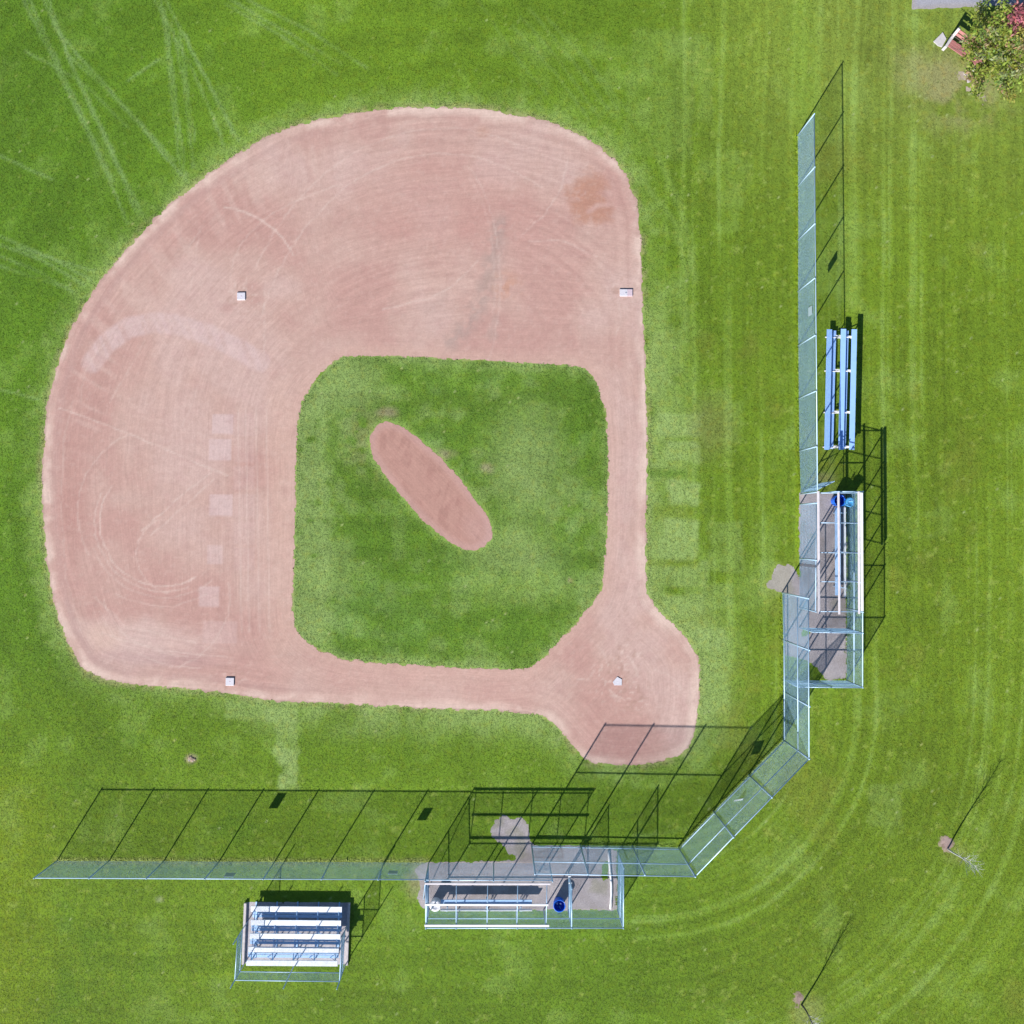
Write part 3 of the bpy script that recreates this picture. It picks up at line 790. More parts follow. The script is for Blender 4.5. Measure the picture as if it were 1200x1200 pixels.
# ---- standing grass: short uneven tufts over the lawn (nobody could count it)
def grass_stuff():
    # scatter surface: lawn faces inside the surveyed area that carry turf
    keep = np.ones(nL * nL, bool)
    keep &= (np.abs(lx) < 26.5) & (np.abs(ly) < 26.5)
    for poly, mar in ((INFIELD, .3), (GRAVEL_B, .3), (GRAVEL_R, .3), (PAD, 1.0), (PATH, 1.0), (MULCH1, -1.5), (MULCH2, -1.5), (BARE, -2.5)):
        d = sdf(lpx, lpy, poly)
        if poly is INFIELD:
            d = np.maximum(d, -sdf(lpx, lpy, DIAMOND))
            dS = sdf(lpx, lpy, STRIP)
            d = np.minimum(d, dS)
        keep &= d > mar
    kg = keep.reshape(nL, nL)
    q = kg[:-1, :-1] & kg[1:, :-1] & kg[:-1, 1:] & kg[1:, 1:]
    qq = quads.reshape(nL - 1, nL - 1, 4)[q]
    used = np.unique(qq)
    remap = np.full(nL * nL, -1); remap[used] = np.arange(len(used))
    me = np_mesh('grass', np.stack([lx[used], ly[used], np.full(len(used), 0.0)], -1), remap[qq])
    set_tint(me, lawn_tint[used])
    gx_, gy_ = lpx[used], lpy[used]
    fence_d = np.minimum.reduce([seg_dist(gx_, gy_, p) for p in ([(67, 1009), (500, 1010.5)], [(934.7, 159), (936.7, 528), (938, 579)], [(623, 990), (795, 993), (917.3, 866.7), (916.6, 694.5)],
                                [(503, 1066.5), (724, 1066.5), (724, 999)], [(992.5, 578), (992.5, 798), (919, 797.5)], [(285, 1057), (285, 1130)], [(411, 1057), (408, 1130)])])
    lush = sstep(3.2, .4, fence_d) * (.4 + .9 * fbm(lx[used] * 1.5, ly[used] * 1.5, 131, 3)) * 1.9
    edge_d = np.minimum(np.abs(sdf(gx_, gy_, INFIELD)), np.abs(sdf(gx_, gy_, DIAMOND)))
    lush = np.maximum(lush, sstep(7, 1, edge_d) * fbm(lx[used] * 2, ly[used] * 2, 132, 3) * 1.1)
    la = me.attributes.new('lush', 'FLOAT', 'POINT')
    la.data.foreach_set('value', lush.astype(np.float32))
    o = link('grass', me, M['blade'])
    o['kind'] = 'stuff'
    # one tuft: seven bent blades
    V, Fq, Ft = [], [], []
    rg = random.Random(5)
    for k in range(8):
        a = rg.uniform(0, 6.283); r0 = rg.uniform(0, .035)
        b = Vector((r0 * math.cos(a + 1), r0 * math.sin(a + 1), -.004))
        d = Vector((math.cos(a), math.sin(a), 0)); w = Vector((-d.y, d.x, 0)) * rg.uniform(.005, .008)
        h = rg.uniform(.010, .024); l = rg.uniform(.03, .065)
        m_ = b + d * l * .35 + Vector((0, 0, h * .7)); t_ = b + d * l + Vector((0, 0, h))
        i = len(V)
        V += [b - w, b + w, m_ + w * .8, m_ - w * .8, t_]
        Fq.append((i, i + 1, i + 2, i + 3)); Ft.append((i + 3, i + 2, i + 4))
    tm = np_mesh('grass_tuft', [tuple(v) for v in V], Fq, Ft)
    tm.materials.append(M['blade'])
    tuft = bpy.data.objects.new('grass_tuft', tm)          # source shape for the scatter, not linked to the scene
    ng = bpy.data.node_groups.new('grass_scatter', 'GeometryNodeTree')
    ng.interface.new_socket('Geometry', in_out='INPUT', socket_type='NodeSocketGeometry')
    ng.interface.new_socket('Geometry', in_out='OUTPUT', socket_type='NodeSocketGeometry')
    N = ng.nodes; L = ng.links
    gi = N.new('NodeGroupInput'); go = N.new('NodeGroupOutput')
    dp = N.new('GeometryNodeDistributePointsOnFaces')
    dp.distribute_method = 'RANDOM'
    dp.inputs['Density'].default_value = 170.0
    oi = N.new('GeometryNodeObjectInfo'); oi.inputs['Object'].default_value = tuft
    ip = N.new('GeometryNodeInstanceOnPoints')
    rv = N.new('FunctionNodeRandomValue'); rv.data_type = 'FLOAT_VECTOR'
    rv.inputs[0].default_value = (-.15, -.15, 0); rv.inputs[1].default_value = (.15, .15, 6.283)
    rs = N.new('FunctionNodeRandomValue'); rs.data_type = 'FLOAT'
    rs.inputs[2].default_value = .55; rs.inputs[3].default_value = 1.25
    L.new(gi.outputs[0], dp.inputs['Mesh'])
    L.new(dp.outputs['Points'], ip.inputs['Points'])
    L.new(oi.outputs['Geometry'], ip.inputs['Instance'])
    L.new(rv.outputs[0], ip.inputs['Rotation'])
    na = N.new('GeometryNodeInputNamedAttribute'); na.data_type = 'FLOAT'; na.inputs['Name'].default_value = 'lush'
    m1 = N.new('ShaderNodeMath'); m1.operation = 'MULTIPLY_ADD'
    L.new(na.outputs[0], m1.inputs[0]); L.new(rs.outputs[1], m1.inputs[1]); L.new(rs.outputs[1], m1.inputs[2])
    L.new(m1.outputs[0], ip.inputs['Scale'])
    L.new(ip.outputs[0], go.inputs[0])
    md = o.modifiers.new('scatter', 'NODES'); md.node_group = ng
    return o
grass_stuff()

# ------------------------------------------------------------------ chain link
WR = 0.0027
def wire_panel(name, A, B, z0, z1, parent, topz=None, pitch=0.05):
    """woven wire between two ground points: two families of diagonal wires, real geometry"""
    A = Vector((A[0], A[1], 0)); B = Vector((B[0], B[1], 0))
    L = (B - A).length
    d = (B - A) / L
    n = Vector((-d.y, d.x, 0))
    H = z1 - z0
    st = pitch * math.sqrt(2)
    segs = []
    for fam in (0, 1):
        for c in np.arange(-H + st * .5, L, st):
            # u = c + t, v = t (family 0) ; v = H - t (family 1)
            t0 = max(0.0, -c); t1 = min(H, L - c)
            if t1 - t0 < .02: continue
            m = max(1, int(math.ceil((t1 - t0) / .45)))
            ts = np.linspace(t0, t1, m + 1)
            for i in range(m):
                va, vb = (ts[i], ts[i + 1]) if fam == 0 else (H - ts[i], H - ts[i + 1])
                segs.append((c + ts[i], va, c + ts[i + 1], vb, fam))
    sg = np.array(segs)
    P = np.stack([sg[:, 0], sg[:, 1]], -1); Q = np.stack([sg[:, 2], sg[:, 3]], -1)
    dirv = Q - P; dirv /= np.linalg.norm(dirv, axis=1)[:, None]
    perp = np.stack([-dirv[:, 1], dirv[:, 0]], -1)
    off = np.where(sg[:, 4] == 0, WR * .9, -WR * .9)
    dv = np.array(d); nv = np.array(n); Av = np.array(A)
    ring = []
    for E in (P, Q):
        for k in range(3):
            a = 2 * math.pi * k / 3
            uv = E + perp * (WR * math.cos(a))
            w = off + WR * math.sin(a)
            ring.append(Av[None] + uv[:, :1] * dv[None] + w[:, None] * nv[None] + np.stack([np.zeros(len(E)), np.zeros(len(E)), z0 + uv[:, 1]], -1))
    V = np.stack(ring, 1).reshape(-1, 3)
    base = np.arange(len(sg))[:, None] * 6
    quads = np.concatenate([base + np.array([[k, (k + 1) % 3, 3 + (k + 1) % 3, 3 + k]]) for k in range(3)])
    V = V - np.array(parent_origin(parent))[None]
    me = np_mesh(name, V, quads)
    o = link(name, me, M['wire'], parent)
    o['kind'] = 'stuff'
    return o

def parent_origin(p):
    o = Vector((0, 0, 0))
    while p is not None:
        o = o + p.location
        p = p.parent
    return o

def post(root, p, h, r=0.03, name='post', mat=None):
    b = MB(root.location)
    b.tube([(p.x, p.y, 0), (p.x, p.y, h - .02)], r, 10)
    b.lathe((p.x, p.y, 0), [(r * 1.15, h - .03), (r * 1.15, h), (r * .6, h + .025), (0.001, h + .03)], 10)
    return b.build(name, mat or M['steel'], root, True)

def rail(root, p, q, r=0.024, name='rail', mat=None):
    b = MB(root.location)
    b.tube([p, q], r, 8)
    return b.build(name, mat or M['steel'], root, True)

def run(root, pts, h, rails, posts=True, skip=(), ph=None, pr=0.03, rr=0.024, mesh=True, z0=0.04, wire_posts=None):
    W = [at(*p) for p in pts]
    for i, p in enumerate(W):
        if posts and i not in skip:
            post(root, p, (ph or h) + .03, pr)
    for rz in rails:
        rail(root, (W[0].x, W[0].y, rz), (W[-1].x, W[-1].y, rz), rr, 'top_rail' if rz == max(rails) else 'mid_rail')
    if mesh:
        for a, b in zip(W[:-1], W[1:]):
            wire_panel('chain_link', a, b, z0, h - .03, root)

# ---- left-hand (third base side) outfield fence
fl = thing('chain_link_fence', 'long low chain-link fence running left from the bottom dugout along the lawn', 'fence', at(67, 1008.5), 'chain-link fences along the foul lines')
FL = [(67, 1008.5), (128, 1008.7), (192, 1009), (257, 1009.3), (322, 1009.6), (387, 1009.9), (450, 1010.2), (501.5, 1010.5)]
run(fl, FL, 2.52, [2.50], skip=(7,))
# ---- right-hand fence
fr_ = thing('chain_link_fence', 'long chain-link fence running up from the right dugout beside the blue bench', 'fence', at(934.7, 159), 'chain-link fences along the foul lines')
FR = [(934.7, 159), (935.2, 218), (935.3, 281), (935.0, 341.5), (935.4, 405), (935.9, 467), (936.7, 528.5), (938.2, 579)]
run(fr_, FR, 2.68, [2.66])

# ---- backstop
bs = thing('backstop', 'tall angled chain-link backstop fence wrapping round behind home plate', 'backstop', at(840, 940))
BL = [(623, 990), (680, 990.3), (741, 991), (795, 993)]
BD = [(795, 993), (836, 950.7), (877.3, 908), (917.3, 866.7)]
BR = [(917.3, 866.7), (917.8, 810.5), (917.6, 750), (916.6, 694.5)]
for i, (leg, skip) in enumerate(((BL, ()), (BD, (0,)), (BR, (0,)))):
    run(bs, leg, 4.27, [4.25, 2.56, 0.32], skip=skip, pr=0.036, rr=0.024)

# ---- dugouts
def tri_brace(root, p, q, r=.018):
    return rail(root, p, q, r, 'brace')

db = thing('dugout', 'open-framed chain-link dugout on gravel left of the backstop, white beams running across', 'dugout', at(610, 1040), 'dugouts beside the backstop')
run(db, [(502.5, 1011), (578.5, 1011), (644, 1011.5)], 2.50, [2.48], ph=2.62)
run(db, [(502.8, 1066), (536.6, 1066), (571, 1066), (604.8, 1066), (637.2, 1066), (665.8, 1066), (723.5, 1066)], 2.36, [2.34, 1.15])
run(db, [(502.5, 1011), (502.8, 1066)], 2.36, [2.34, 1.15], posts=False)
run(db, [(665.8, 1066), (666, 1022)], 2.36, [2.34, 1.15], skip=(0,))
run(db, [(723.5, 1066), (724, 999)], 2.36, [2.34, 1.15], skip=(0,))
def beam(root, p, q, w, h, name='roof_beam', mat='white_beam'):
    b = MB(root.location)
    b.beam(p, q, w, h, bev=.008)
    return b.build(name, M[mat], root)
for (xa, xb, y, z, w, h) in ((498, 645, 1035.5, 2.68, .08, .075), (498, 642.5, 1060.2, 2.52, .085, .055), (497.5, 643.5, 1084.6, 2.43, .095, .06)):
    beam(db, at(xa, y, z), at(xb, y + .3, z), w, h, mat='white_beam' if y < 1040 else 'white_cap')
for xa, xb in ((501, 499.3), (534.8, 534.5), (571.5, 570.8), (606.8, 605.8), (641, 640)):
    rail(db, at(xa, 1035.5, 2.61), at(xb, 1084, 2.37), .02, 'roof_purlin')
tri_brace(db, at(498.3, 1036, 2.6), at(496, 1054, .02))
for z, dy in ((1.0, .1), (1.25, -.12)):
    p = at(666, 1021.5)
    b = MB(db.location)
    b.beam((p.x - .07, p.y + dy, z), (p.x + .08, p.y + dy, z), .04, .08)
    b.build('gate_latch', M['white_cap'], db)

dr = thing('dugout', 'open-framed chain-link dugout on gravel right of first base, white beams running up', 'dugout', at(965, 690), 'dugouts beside the backstop')
run(dr, [(937.6, 591), (936.8, 654.5), (936.6, 712)], 2.62, [2.60], ph=2.66)
run(dr, [(992, 578), (992, 613), (992, 647), (992, 680), (992, 713), (992, 736.5), (991.7, 797.5)], 2.28, [2.26, 1.1])
run(dr, [(992, 736.5), (936.6, 735.5)], 2.28, [2.26, 1.1], skip=(0,))
run(dr, [(991.7, 797.5), (919.5, 797)], 2.28, [2.26, 1.1], skip=(0,))
run(dr, [(962, 578), (992, 578)], 2.28, [2.26, 1.1], skip=(1,))
for (x0, x1, ya, yb, z, w, h) in ((958.8, 959.8, 575.5, 719, 2.70, .10, .08), (982.5, 983.6, 577, 720, 2.53, .09, .06), (1006.2, 1006.8, 576, 719.5, 2.36, .09, .05), (1009.6, 1010.4, 577.5, 716, 2.42, .10, .10)):
    beam(dr, at(x0, ya, z), at(x1, yb, z), w, h, mat='white_cap' if x0 > 1008 else 'white_beam')
for y in (577.5, 612.5, 647.5, 681.5, 716.5):
    rail(dr, at(958.8, y, 2.61), at(1008, y + .4, 2.31), .02, 'roof_purlin')
# the gate stands ajar: frame and wire are sub-parts
gt = bpy.data.objects.new('gate', None); C.objects.link(gt); gt.parent = dr
gA, gB = at(939.2, 576.8), at(960.5, 566.5)
b = MB(dr.location)
for z in (.08, 1.1, 2.2):
    b.tube([(gA.x, gA.y, z), (gB.x, gB.y, z)], .02, 8)
for p in (gA, gB):
    b.tube([(p.x, p.y, .06), (p.x, p.y, 2.22)], .02, 8)
b.build('gate_frame', M['steel'], gt)
gt.location = (0, 0, 0)
wire_panel('chain_link', gA, gB, .1, 2.18, gt)

# ---- signs hung on the fences
def sign(A, B, t, zc, w, h, side, label, mat, ang=None, tilt=0.0, group='small signs hung on the fences'):
    A, B = at(*A), at(*B)
    d = (B - A).normalized()
    c = A + (B - A) * t
    nrm = Vector((-d.y, d.x, 0)) * side
    c = c + nrm * .05
    if ang is not None:
        d = Vector((math.cos(ang), math.sin(ang), 0)); nrm = Vector((-d.y, d.x, 0)) * side
    root = thing('fence_sign', label, 'sign', (c.x, c.y, zc), group)
    b = MB(root.location)
    b.beam((c.x - d.x * w / 2, c.y - d.y * w / 2, zc), (c.x + d.x * w / 2, c.y + d.y * w / 2, zc), .012, h, up=tuple(Vector((0, 0, 1)) + nrm * tilt), bev=.004)
    b.build('sign_panel', M[mat], root)
    b = MB(root.location)
    for sgn in (-1, 1):
        for zz in (-1, 1):
            p = Vector((c.x, c.y, zc)) + d * sgn * w * .4 + (Vector((0, 0, 1)) + nrm * tilt).normalized() * (zz * h * .4)
            b.tube([p - nrm * .05, p + nrm * .012], .006, 6)
    b.build('cable_tie', M['wire'], root)['kind'] = 'stuff'
    return root
sign((257, 1009.3), (322, 1009.6), .39, 2.10, .42, .55, 1, 'small grey sign, taller and farther left of two on the lower left fence', 'sign_front')
sign((450, 1010.2), (501.5, 1010.5), .28, 1.66, .42, .44, 1, 'small squarish grey sign on the lower left fence, next to the dugout', 'sign_front')
sign((935.0, 341.5), (935.4, 405), .53, 2.12, .40, .55, -1, 'small pale sign high on the right-hand fence above the blue bench', 'sign_front')
sign((836, 950.7), (877.3, 908), .52, 1.57, .42, .40, 1, 'small white sign hanging on the slanted middle of the backstop', 'sign_white', ang=math.radians(10), tilt=.45)

# ------------------------------------------------------------------ bases
def base_sq(cx, cy, s, label, name='base', ang=0):
    p = at(cx, cy)
    root = thing(name, label, 'base', p, 'bases on the infield')
    a = math.radians(ang)
    d = Vector((math.cos(a), math.sin(a), 0))
    b = MB(p)
    b.beam(p - d * s / 2 + Vector((0, 0, .036)), p + d * s / 2 + Vector((0, 0, .036)), s, .065, bev=.02)
    b.build('cushion', M['base'], root)
    b = MB(p); b.lathe(p, [(.035, .066), (.03, .073), (.001, .074)], 12); b.build('plug', M['plug' if name == 'x' else 'base_pink'], root)
    return root
base_sq(282.9, 347.4, .37, 'white square second base alone on the upper left clay', ang=1)
base_sq(269.6, 798.6, .38, 'white square third base near the lower left clay edge', ang=-1)
p = at(733.5, 343.2)
fb = thing('base', 'wide double first base, white with a pinkish right half', 'base', p, 'bases on the infield')
b = MB(p); b.beam(p + Vector((-.30, 0, .036)), p + Vector((.06, 0, .036)), .35, .065, bev=.02); b.build('cushion', M['base'], fb)
b = MB(p); b.beam(p + Vector((.062, 0, .036)), p + Vector((.30, 0, .036)), .35, .065, bev=.02); b.build('cushion', M['base_pink'], fb)['label'] = 'dusty pinkish half of the double base'
b = MB(p); b.lathe(p, [(.045, .066), (.04, .073), (.001, .074)], 12); b.build('plug', M['plug'], fb)
p = at(723.3, 798)
hp = MB(p)
poly = [at(728.5, 803), at(719.8, 803), at(718, 799.2), at(723.2, 793), at(728.6, 796)]
hp.prism([(q.x, q.y) for q in poly], .006, .035)
tag(hp.build('home_plate', M['base']), 'white five-sided home plate in the clay circle by the backstop', 'home plate')

# ------------------------------------------------------------------ dugout furniture
def team_bench(label, seat_a, seat_b, back_a, back_b, legs, face, hz=.40):
    """seat and back board run from a to b; face = unit vector from back to seat front"""
    mid = (seat_a + seat_b) / 2
    root = thing('team_bench', label, 'bench', (mid.x, mid.y, 0), 'benches inside the dugouts')
    b = MB(root.location)
    for k in (-1, 1):
        o = face * (.068 * k)
        b.beam(seat_a + o + Vector((0, 0, hz - .02)), seat_b + o + Vector((0, 0, hz - .02)), .126, .04, bev=.008)
    b.build('seat', M['alu_sky_blue'], root)
    b = MB(root.location)
    b.beam(back_a + Vector((0, 0, .53)), back_b + Vector((0, 0, .53)), .045, .22, bev=.008)
    b.build('backrest', M['alu'], root)
    d = (seat_b - seat_a)
    dn = d.normalized()
    for t in legs:
        s = seat_a + d * t; k = back_a + (back_b - back_a) * t
        b = MB(root.location)
        b.tube([(s.x + face.x * .09, s.y + face.y * .09, 0), (s.x + face.x * .09, s.y + face.y * .09, hz - .042)], .022, 8)
        b.tube([(s.x + face.x * .11, s.y + face.y * .11, hz - .06), (k.x - face.x * .04, k.y - face.y * .04, hz - .06)], .02, 8)
        b.tube([(k.x - face.x * .045, k.y - face.y * .045, 0), (k.x - face.x * .045, k.y - face.y * .045, .62)], .022, 8)
        b.build('leg', M['steel'], root)
    return root
team_bench('low metal bench beside the white-lidded bin in the bottom dugout', at(517, 1054.2), at(623, 1054.2), at(517, 1061.6), at(623, 1061.6), (.07, .5, .88), Vector((0, 1, 0)))
team_bench('low metal bench below the blue bins in the right dugout', at(978.6, 595), at(979, 697), at(985.6, 595), at(986, 699), (.06, .5, .9), Vector((-1, 0, 0)))

def bin_(label, px, py, r, h, mat, inside_mat=None, lid=False, group='bins inside the dugouts'):
    p = at(px, py)
    root = thing('trash_bin', label, 'bin', p, group)
    b = MB(p)
    prof = [(r * .84, .01), (r * .86, .03)]
    for i in range(1, 6):
        z = h * i / 6; rr = r * (.86 + .12 * i / 6)
        prof += [(rr, z - .012), (rr * 1.025, z), (rr, z + .012)]
    prof += [(r * .985, h - .03), (r * 1.03, h - .02), (r * 1.03, h), (r * .93, h)]
    if not lid:
        prof += [(r * .90, h - .06), (r * .80, .06), (.001, .05)]
    b.lathe(p, prof, 28)
    b.build('bin_body', M[mat], root, True)
    if lid:
        b = MB(p)
        b.lathe(p, [(r * 1.06, h - .025), (r * 1.07, h + .012), (r * .98, h + .03), (r * .6, h + .05), (r * .55, h + .035), (.001, h + .04)], 28)
        b.build('lid', M[mat], root, True)
        b = MB(p)
        b.tube([(p.x - .08, p.y + .03, h + .045), (p.x - .06, p.y + .03, h + .08), (p.x + .06, p.y + .05, h + .08), (p.x + .08, p.y + .05, h + .045)], .014, 6)
        b.build('lid_handle', M['alu_sky_blue'], root)
    else:
        b = MB(p)
        rg = random.Random(int(px))
        prof = [(r * .905, h - .05), (r * .87, h - .12), (r * .82, h * .55), (r * .5, h * .45), (.001, h * .5)]
        b.lathe(p, prof, 24)
        b.v = [(v[0] + rg.uniform(-.015, .015), v[1] + rg.uniform(-.015, .015), v[2] + rg.uniform(-.02, .02)) for v in b.v]
        b.build('bin_liner', M[inside_mat], root, True)
        for _ in range(4):
            a = rg.uniform(0, 6.28); rr = rg.uniform(0, r * .5)
            c = Vector((p.x + rr * math.cos(a), p.y + rr * math.sin(a), h * .56))
            b = MB(p)
            b.tube([c, c + Vector((rg.uniform(-.1, .1), rg.uniform(-.1, .1), .05))], .028, 7)
            b.build('litter', M['white_bin' if _ % 2 else 'cyan_bin'], root)
    return root
bin_('white round bin with a lid at the left end of the bottom dugout', 510.9, 1056.4, .25, .58, 'white_bin', lid=True)
bin_('open dark blue bin standing alone by the divider of the bottom dugout', 654.7, 1056.6, .275, .60, 'blue_bin', 'bin_inside')
bin_('open blue bin under the middle beam at the top of the right dugout', 979.0, 587.0, .27, .66, 'blue_bin', 'bin_inside')
bin_('pale blue lidded barrel in the upper outer corner of the right dugout', 993.0 - 3.5, 588.6 + .4, .21, .84, 'cyan_bin', lid=True)

# white pipe lying on the gravel
b = MB(at(715, 1030))
pp = [at(x, y, .055) for x, y in ((713.2, 997.5), (713.8, 1008), (714.6, 1018), (715.6, 1028), (716.4, 1038), (716.4, 1048), (715.8, 1057), (715.3, 1065.2))]
b.tube(pp, .052, 10)
o = b.build('plastic_pipe', M['white_cap'], None, True)
o.location = at(715, 1030)
tag(o, 'long white plastic pipe lying slightly bent on the gravel behind the backstop', 'pipe')
for obj_ in (hp,):
    pass
bpy.data.objects['home_plate'].location = at(723.3, 798)

# ------------------------------------------------------------------ bleachers with five rows
def big_bleacher():
    org = at(348, 1095)
    root = thing('bleachers', 'five-row bleachers with white seat planks and a wire guard at the back', 'bleachers', org, 'spectator seating')
    rows = []
    for i in range(5):
        h = .43 + .20 * i
        x0 = (294, 294, 292.7, 291, 288.6)[i]; x1 = (400.6, 399.6, 399, 397, 395.6)[i]
        y = (1065, 1081, 1097, 1112.5, 1128.3)[i]
        a, c = at(x0, y, h), at(x1, y + .8, h)
        rows.append((a, c, h))
        b = MB(org); b.beam(a, c, .255, .04, bev=.008); b.build('seat_plank', M['alu'], root)
        for s in (a, c):
            pass
    # foot planks, one step down and in front of each upper row
    for i in range(1, 5):
        a, c, h = rows[i]
        fh = h - .36
        off = Vector((0, .33, 0))
        for k in (0, 1):
            o2 = off + Vector((0, -.155 * k, 0))
            p = Vector((a.x, a.y, fh)) + o2; q = Vector((c.x, c.y, fh)) + o2
            b = MB(org); b.beam(p, q, .13, .03, bev=.006); b.build('foot_plank', M['alu_sky_blue'], root)
    # five trestle frames
    for t in (.04, .27, .5, .73, .96):
        b = MB(org)
        pts = [a + (c - a) * t for a, c, h in rows]
        for i, p in enumerate(pts):
            h = rows[i][2]
            b.beam((p.x, p.y, .06), (p.x, p.y, h - .022), .04, .05, up=(0, 1, 0))
            if i:
                q = pts[i - 1]
                b.beam((p.x, p.y, h - .40), (p.x, q.y, h - .40), .03, .04)
        b.beam((pts[0].x, pts[0].y + .2, .045), (pts[-1].x, pts[-1].y - .1, .045), .06, .06)
        b.beam((pts[0].x + .03, pts[0].y, .40), (pts[-1].x + .03, pts[-1].y, rows[-1][2] - .05), .03, .04)
        b.build('trestle', M['alu_sky_blue'], root)
    b = MB(org)
    for (t0, t1) in ((.04, .27), (.27, .04), (.5, .73), (.73, .5), (.73, .96)):
        a, c, h = rows[-1]; a2, c2, h2 = rows[2]
        p = a + (c - a) * t0; q = a + (c - a) * t1
        b.tube([(p.x, p.y + .12, .1), (q.x, q.y + .12, h - .1)], .014, 6)
        p = a2 + (c2 - a2) * t0; q = a2 + (c2 - a2) * t1
        b.tube([(p.x, p.y - .1, .1), (q.x, q.y - .1, h2 - .1)], .014, 6)
    b.build('cross_brace', M['alu_sky_blue'], root)['kind'] = 'stuff'
    # timber edges of the pad
    for p, q in (((288.2, 1057.5), (285.4, 1129)), ((409.3, 1057.5), (406.6, 1130))):
        a, c = at(*p), at(*q)
        b = MB(org); b.beam(Vector((a.x, a.y, .08)), Vector((c.x, c.y, .08)), .12, .15, bev=.012); b.build('side_sleeper', M['timber'], root)
    # guard: tall posts, two rails, wire
    G = {'lf': at(290, 1080), 'lb': at(286.8, 1128.5), 'mb': at(345.5, 1129.3), 'rb': at(404.8, 1130), 'rf': at(407.5, 1082)}
    for k, p in G.items():
        post(root, p, 2.72, .024, 'guard_post')
    z_lo, z_hi = .98, 1.92
    for a, c in (('lf', 'lb'), ('lb', 'rb'), ('rb', 'rf')):
        for z in (z_lo, z_hi):
            rail(root, Vector((G[a].x, G[a].y, z)), Vector((G[c].x, G[c].y, z)), .02, 'guard_rail')
    for a, c in (('lf', 'lb'), ('lb', 'mb'), ('mb', 'rb'), ('rb', 'rf')):
        wire_panel('chain_link', G[a], G[c], z_lo, z_hi, root)
    return root
big_bleacher()

# ------------------------------------------------------------------ small blue three-row bleacher
def blue_bleacher():
    org = at(984, 455)
    root = thing('bleachers', 'low three-row bleachers with pale blue planks beside the right fence', 'bleachers', org, 'spectator seating')
    rows = [((966 + 3.1 + 3, 386), (966.2 + 2.8, 527), .355), ((984 + 4.6, 385.5), (981 + 4.5, 527), .50), ((998 + 3.2, 386), (995 + 3.2, 527), .64)]
    R = []
    for p, q, h in rows:
        a, c = at(*p, h), at(*q, h)
        R.append((a, c, h))
        b = MB(org); b.beam(a, c, .25, .04, bev=.008); b.build('seat_plank', M['blue_plank'], root)
    for (p, q, h) in (((977.8, 387.5), (974.3, 526), .18), ((992.3, 387.5), (988.9, 526), .33)):
        a, c = at(*p, h), at(*q, h)
        b = MB(org); b.beam(a, c, .17, .035, bev=.006); b.build('foot_plank', M['blue_plank'], root)
    for t in (.055, .338, .685, .975):
        b = MB(org)
        pts = [a + (c - a) * t for a, c, h in R]
        b.beam((pts[0].x - .1, pts[0].y, .03), (pts[2].x + .1, pts[2].y, .03), .05, .06)
        for i, p in enumerate(pts):
            b.beam((p.x, p.y, .06), (p.x, p.y, R[i][2] - .022), .05, .05, up=(0, 1, 0))
        b.beam((pts[0].x, pts[0].y + .04, .14), (pts[1].x, pts[1].y + .04, .14), .045, .05)
        b.beam((pts[1].x - .3, pts[1].y + .04, .29), (pts[2].x, pts[2].y + .04, .29), .045, .05)
        b.beam((pts[0].x, pts[0].y - .04, .10), (pts[2].x, pts[2].y - .04, .58), .03, .04)
        b.build('trestle', M['white_cap'], root)
    return root
blue_bleacher()

# ------------------------------------------------------------------ park bench under the tree
def park_bench():
    e0 = at(1108.3, 53.2); ax_ = (at(1139, 74) - e0); ax_.z = 0; ax_.normalize()
    sd = Vector((-ax_.y, ax_.x, 0))           # towards the back (up-right in plan)
    if sd.y < 0: sd = -sd
    L = 1.9
    root = thing('park_bench', 'red plank bench with pale concrete ends half hidden under the tree', 'bench', e0)
    W = lambda u, v, z: e0 + ax_ * u + sd * v + Vector((0, 0, z))
    for k in range(3):
        b = MB(e0); v = -.20 + .135 * k
        b.beam(W(.06, v, .45), W(L, v, .45), .125, .045, bev=.008); b.build('seat_slat', M['red_wood'], root)
    for k in range(2):
        b = MB(e0); z = .62 + .16 * k; v = .36 + .09 * k
        b.beam(W(.06, v, z), W(L, v, z), .04, .14, up=tuple(Vector((0, 0, 1)) + sd * .55), bev=.008); b.build('back_slat', M['red_wood'], root)
    for u in (.0, L - .12):
        b = MB(e0)
        b.beam(W(u, -.30, .21), W(u, -.14, .21), .13, .42, bev=.012)
        b.beam(W(u, -.32, .40), W(u, .26, .40), .13, .10, bev=.012)
        b.beam(W(u, .26, .0), W(u, .26, .46), .13, .14, up=tuple(sd), bev=.012)
        b.beam(W(u, .30, .42), W(u, .52, .86), .13, .10, up=tuple(sd), bev=.012)
        b.build('end_frame', M['concrete'], root)
    return root
park_bench()
b = MB(at(1101, 47))
poly = [at(x, y) for x, y in ((1093.6, 49), (1104.3, 38.3), (1108.5, 46), (1103.5, 55.5), (1099, 54))]
b.prism([(q.x, q.y) for q in reversed(poly)], -.02, .05)
o = b.build('paving_slab', M['concrete']); o.location = at(1101, 47)
tag(o, 'pale square paving slab set in the grass at the bench end', 'slab')

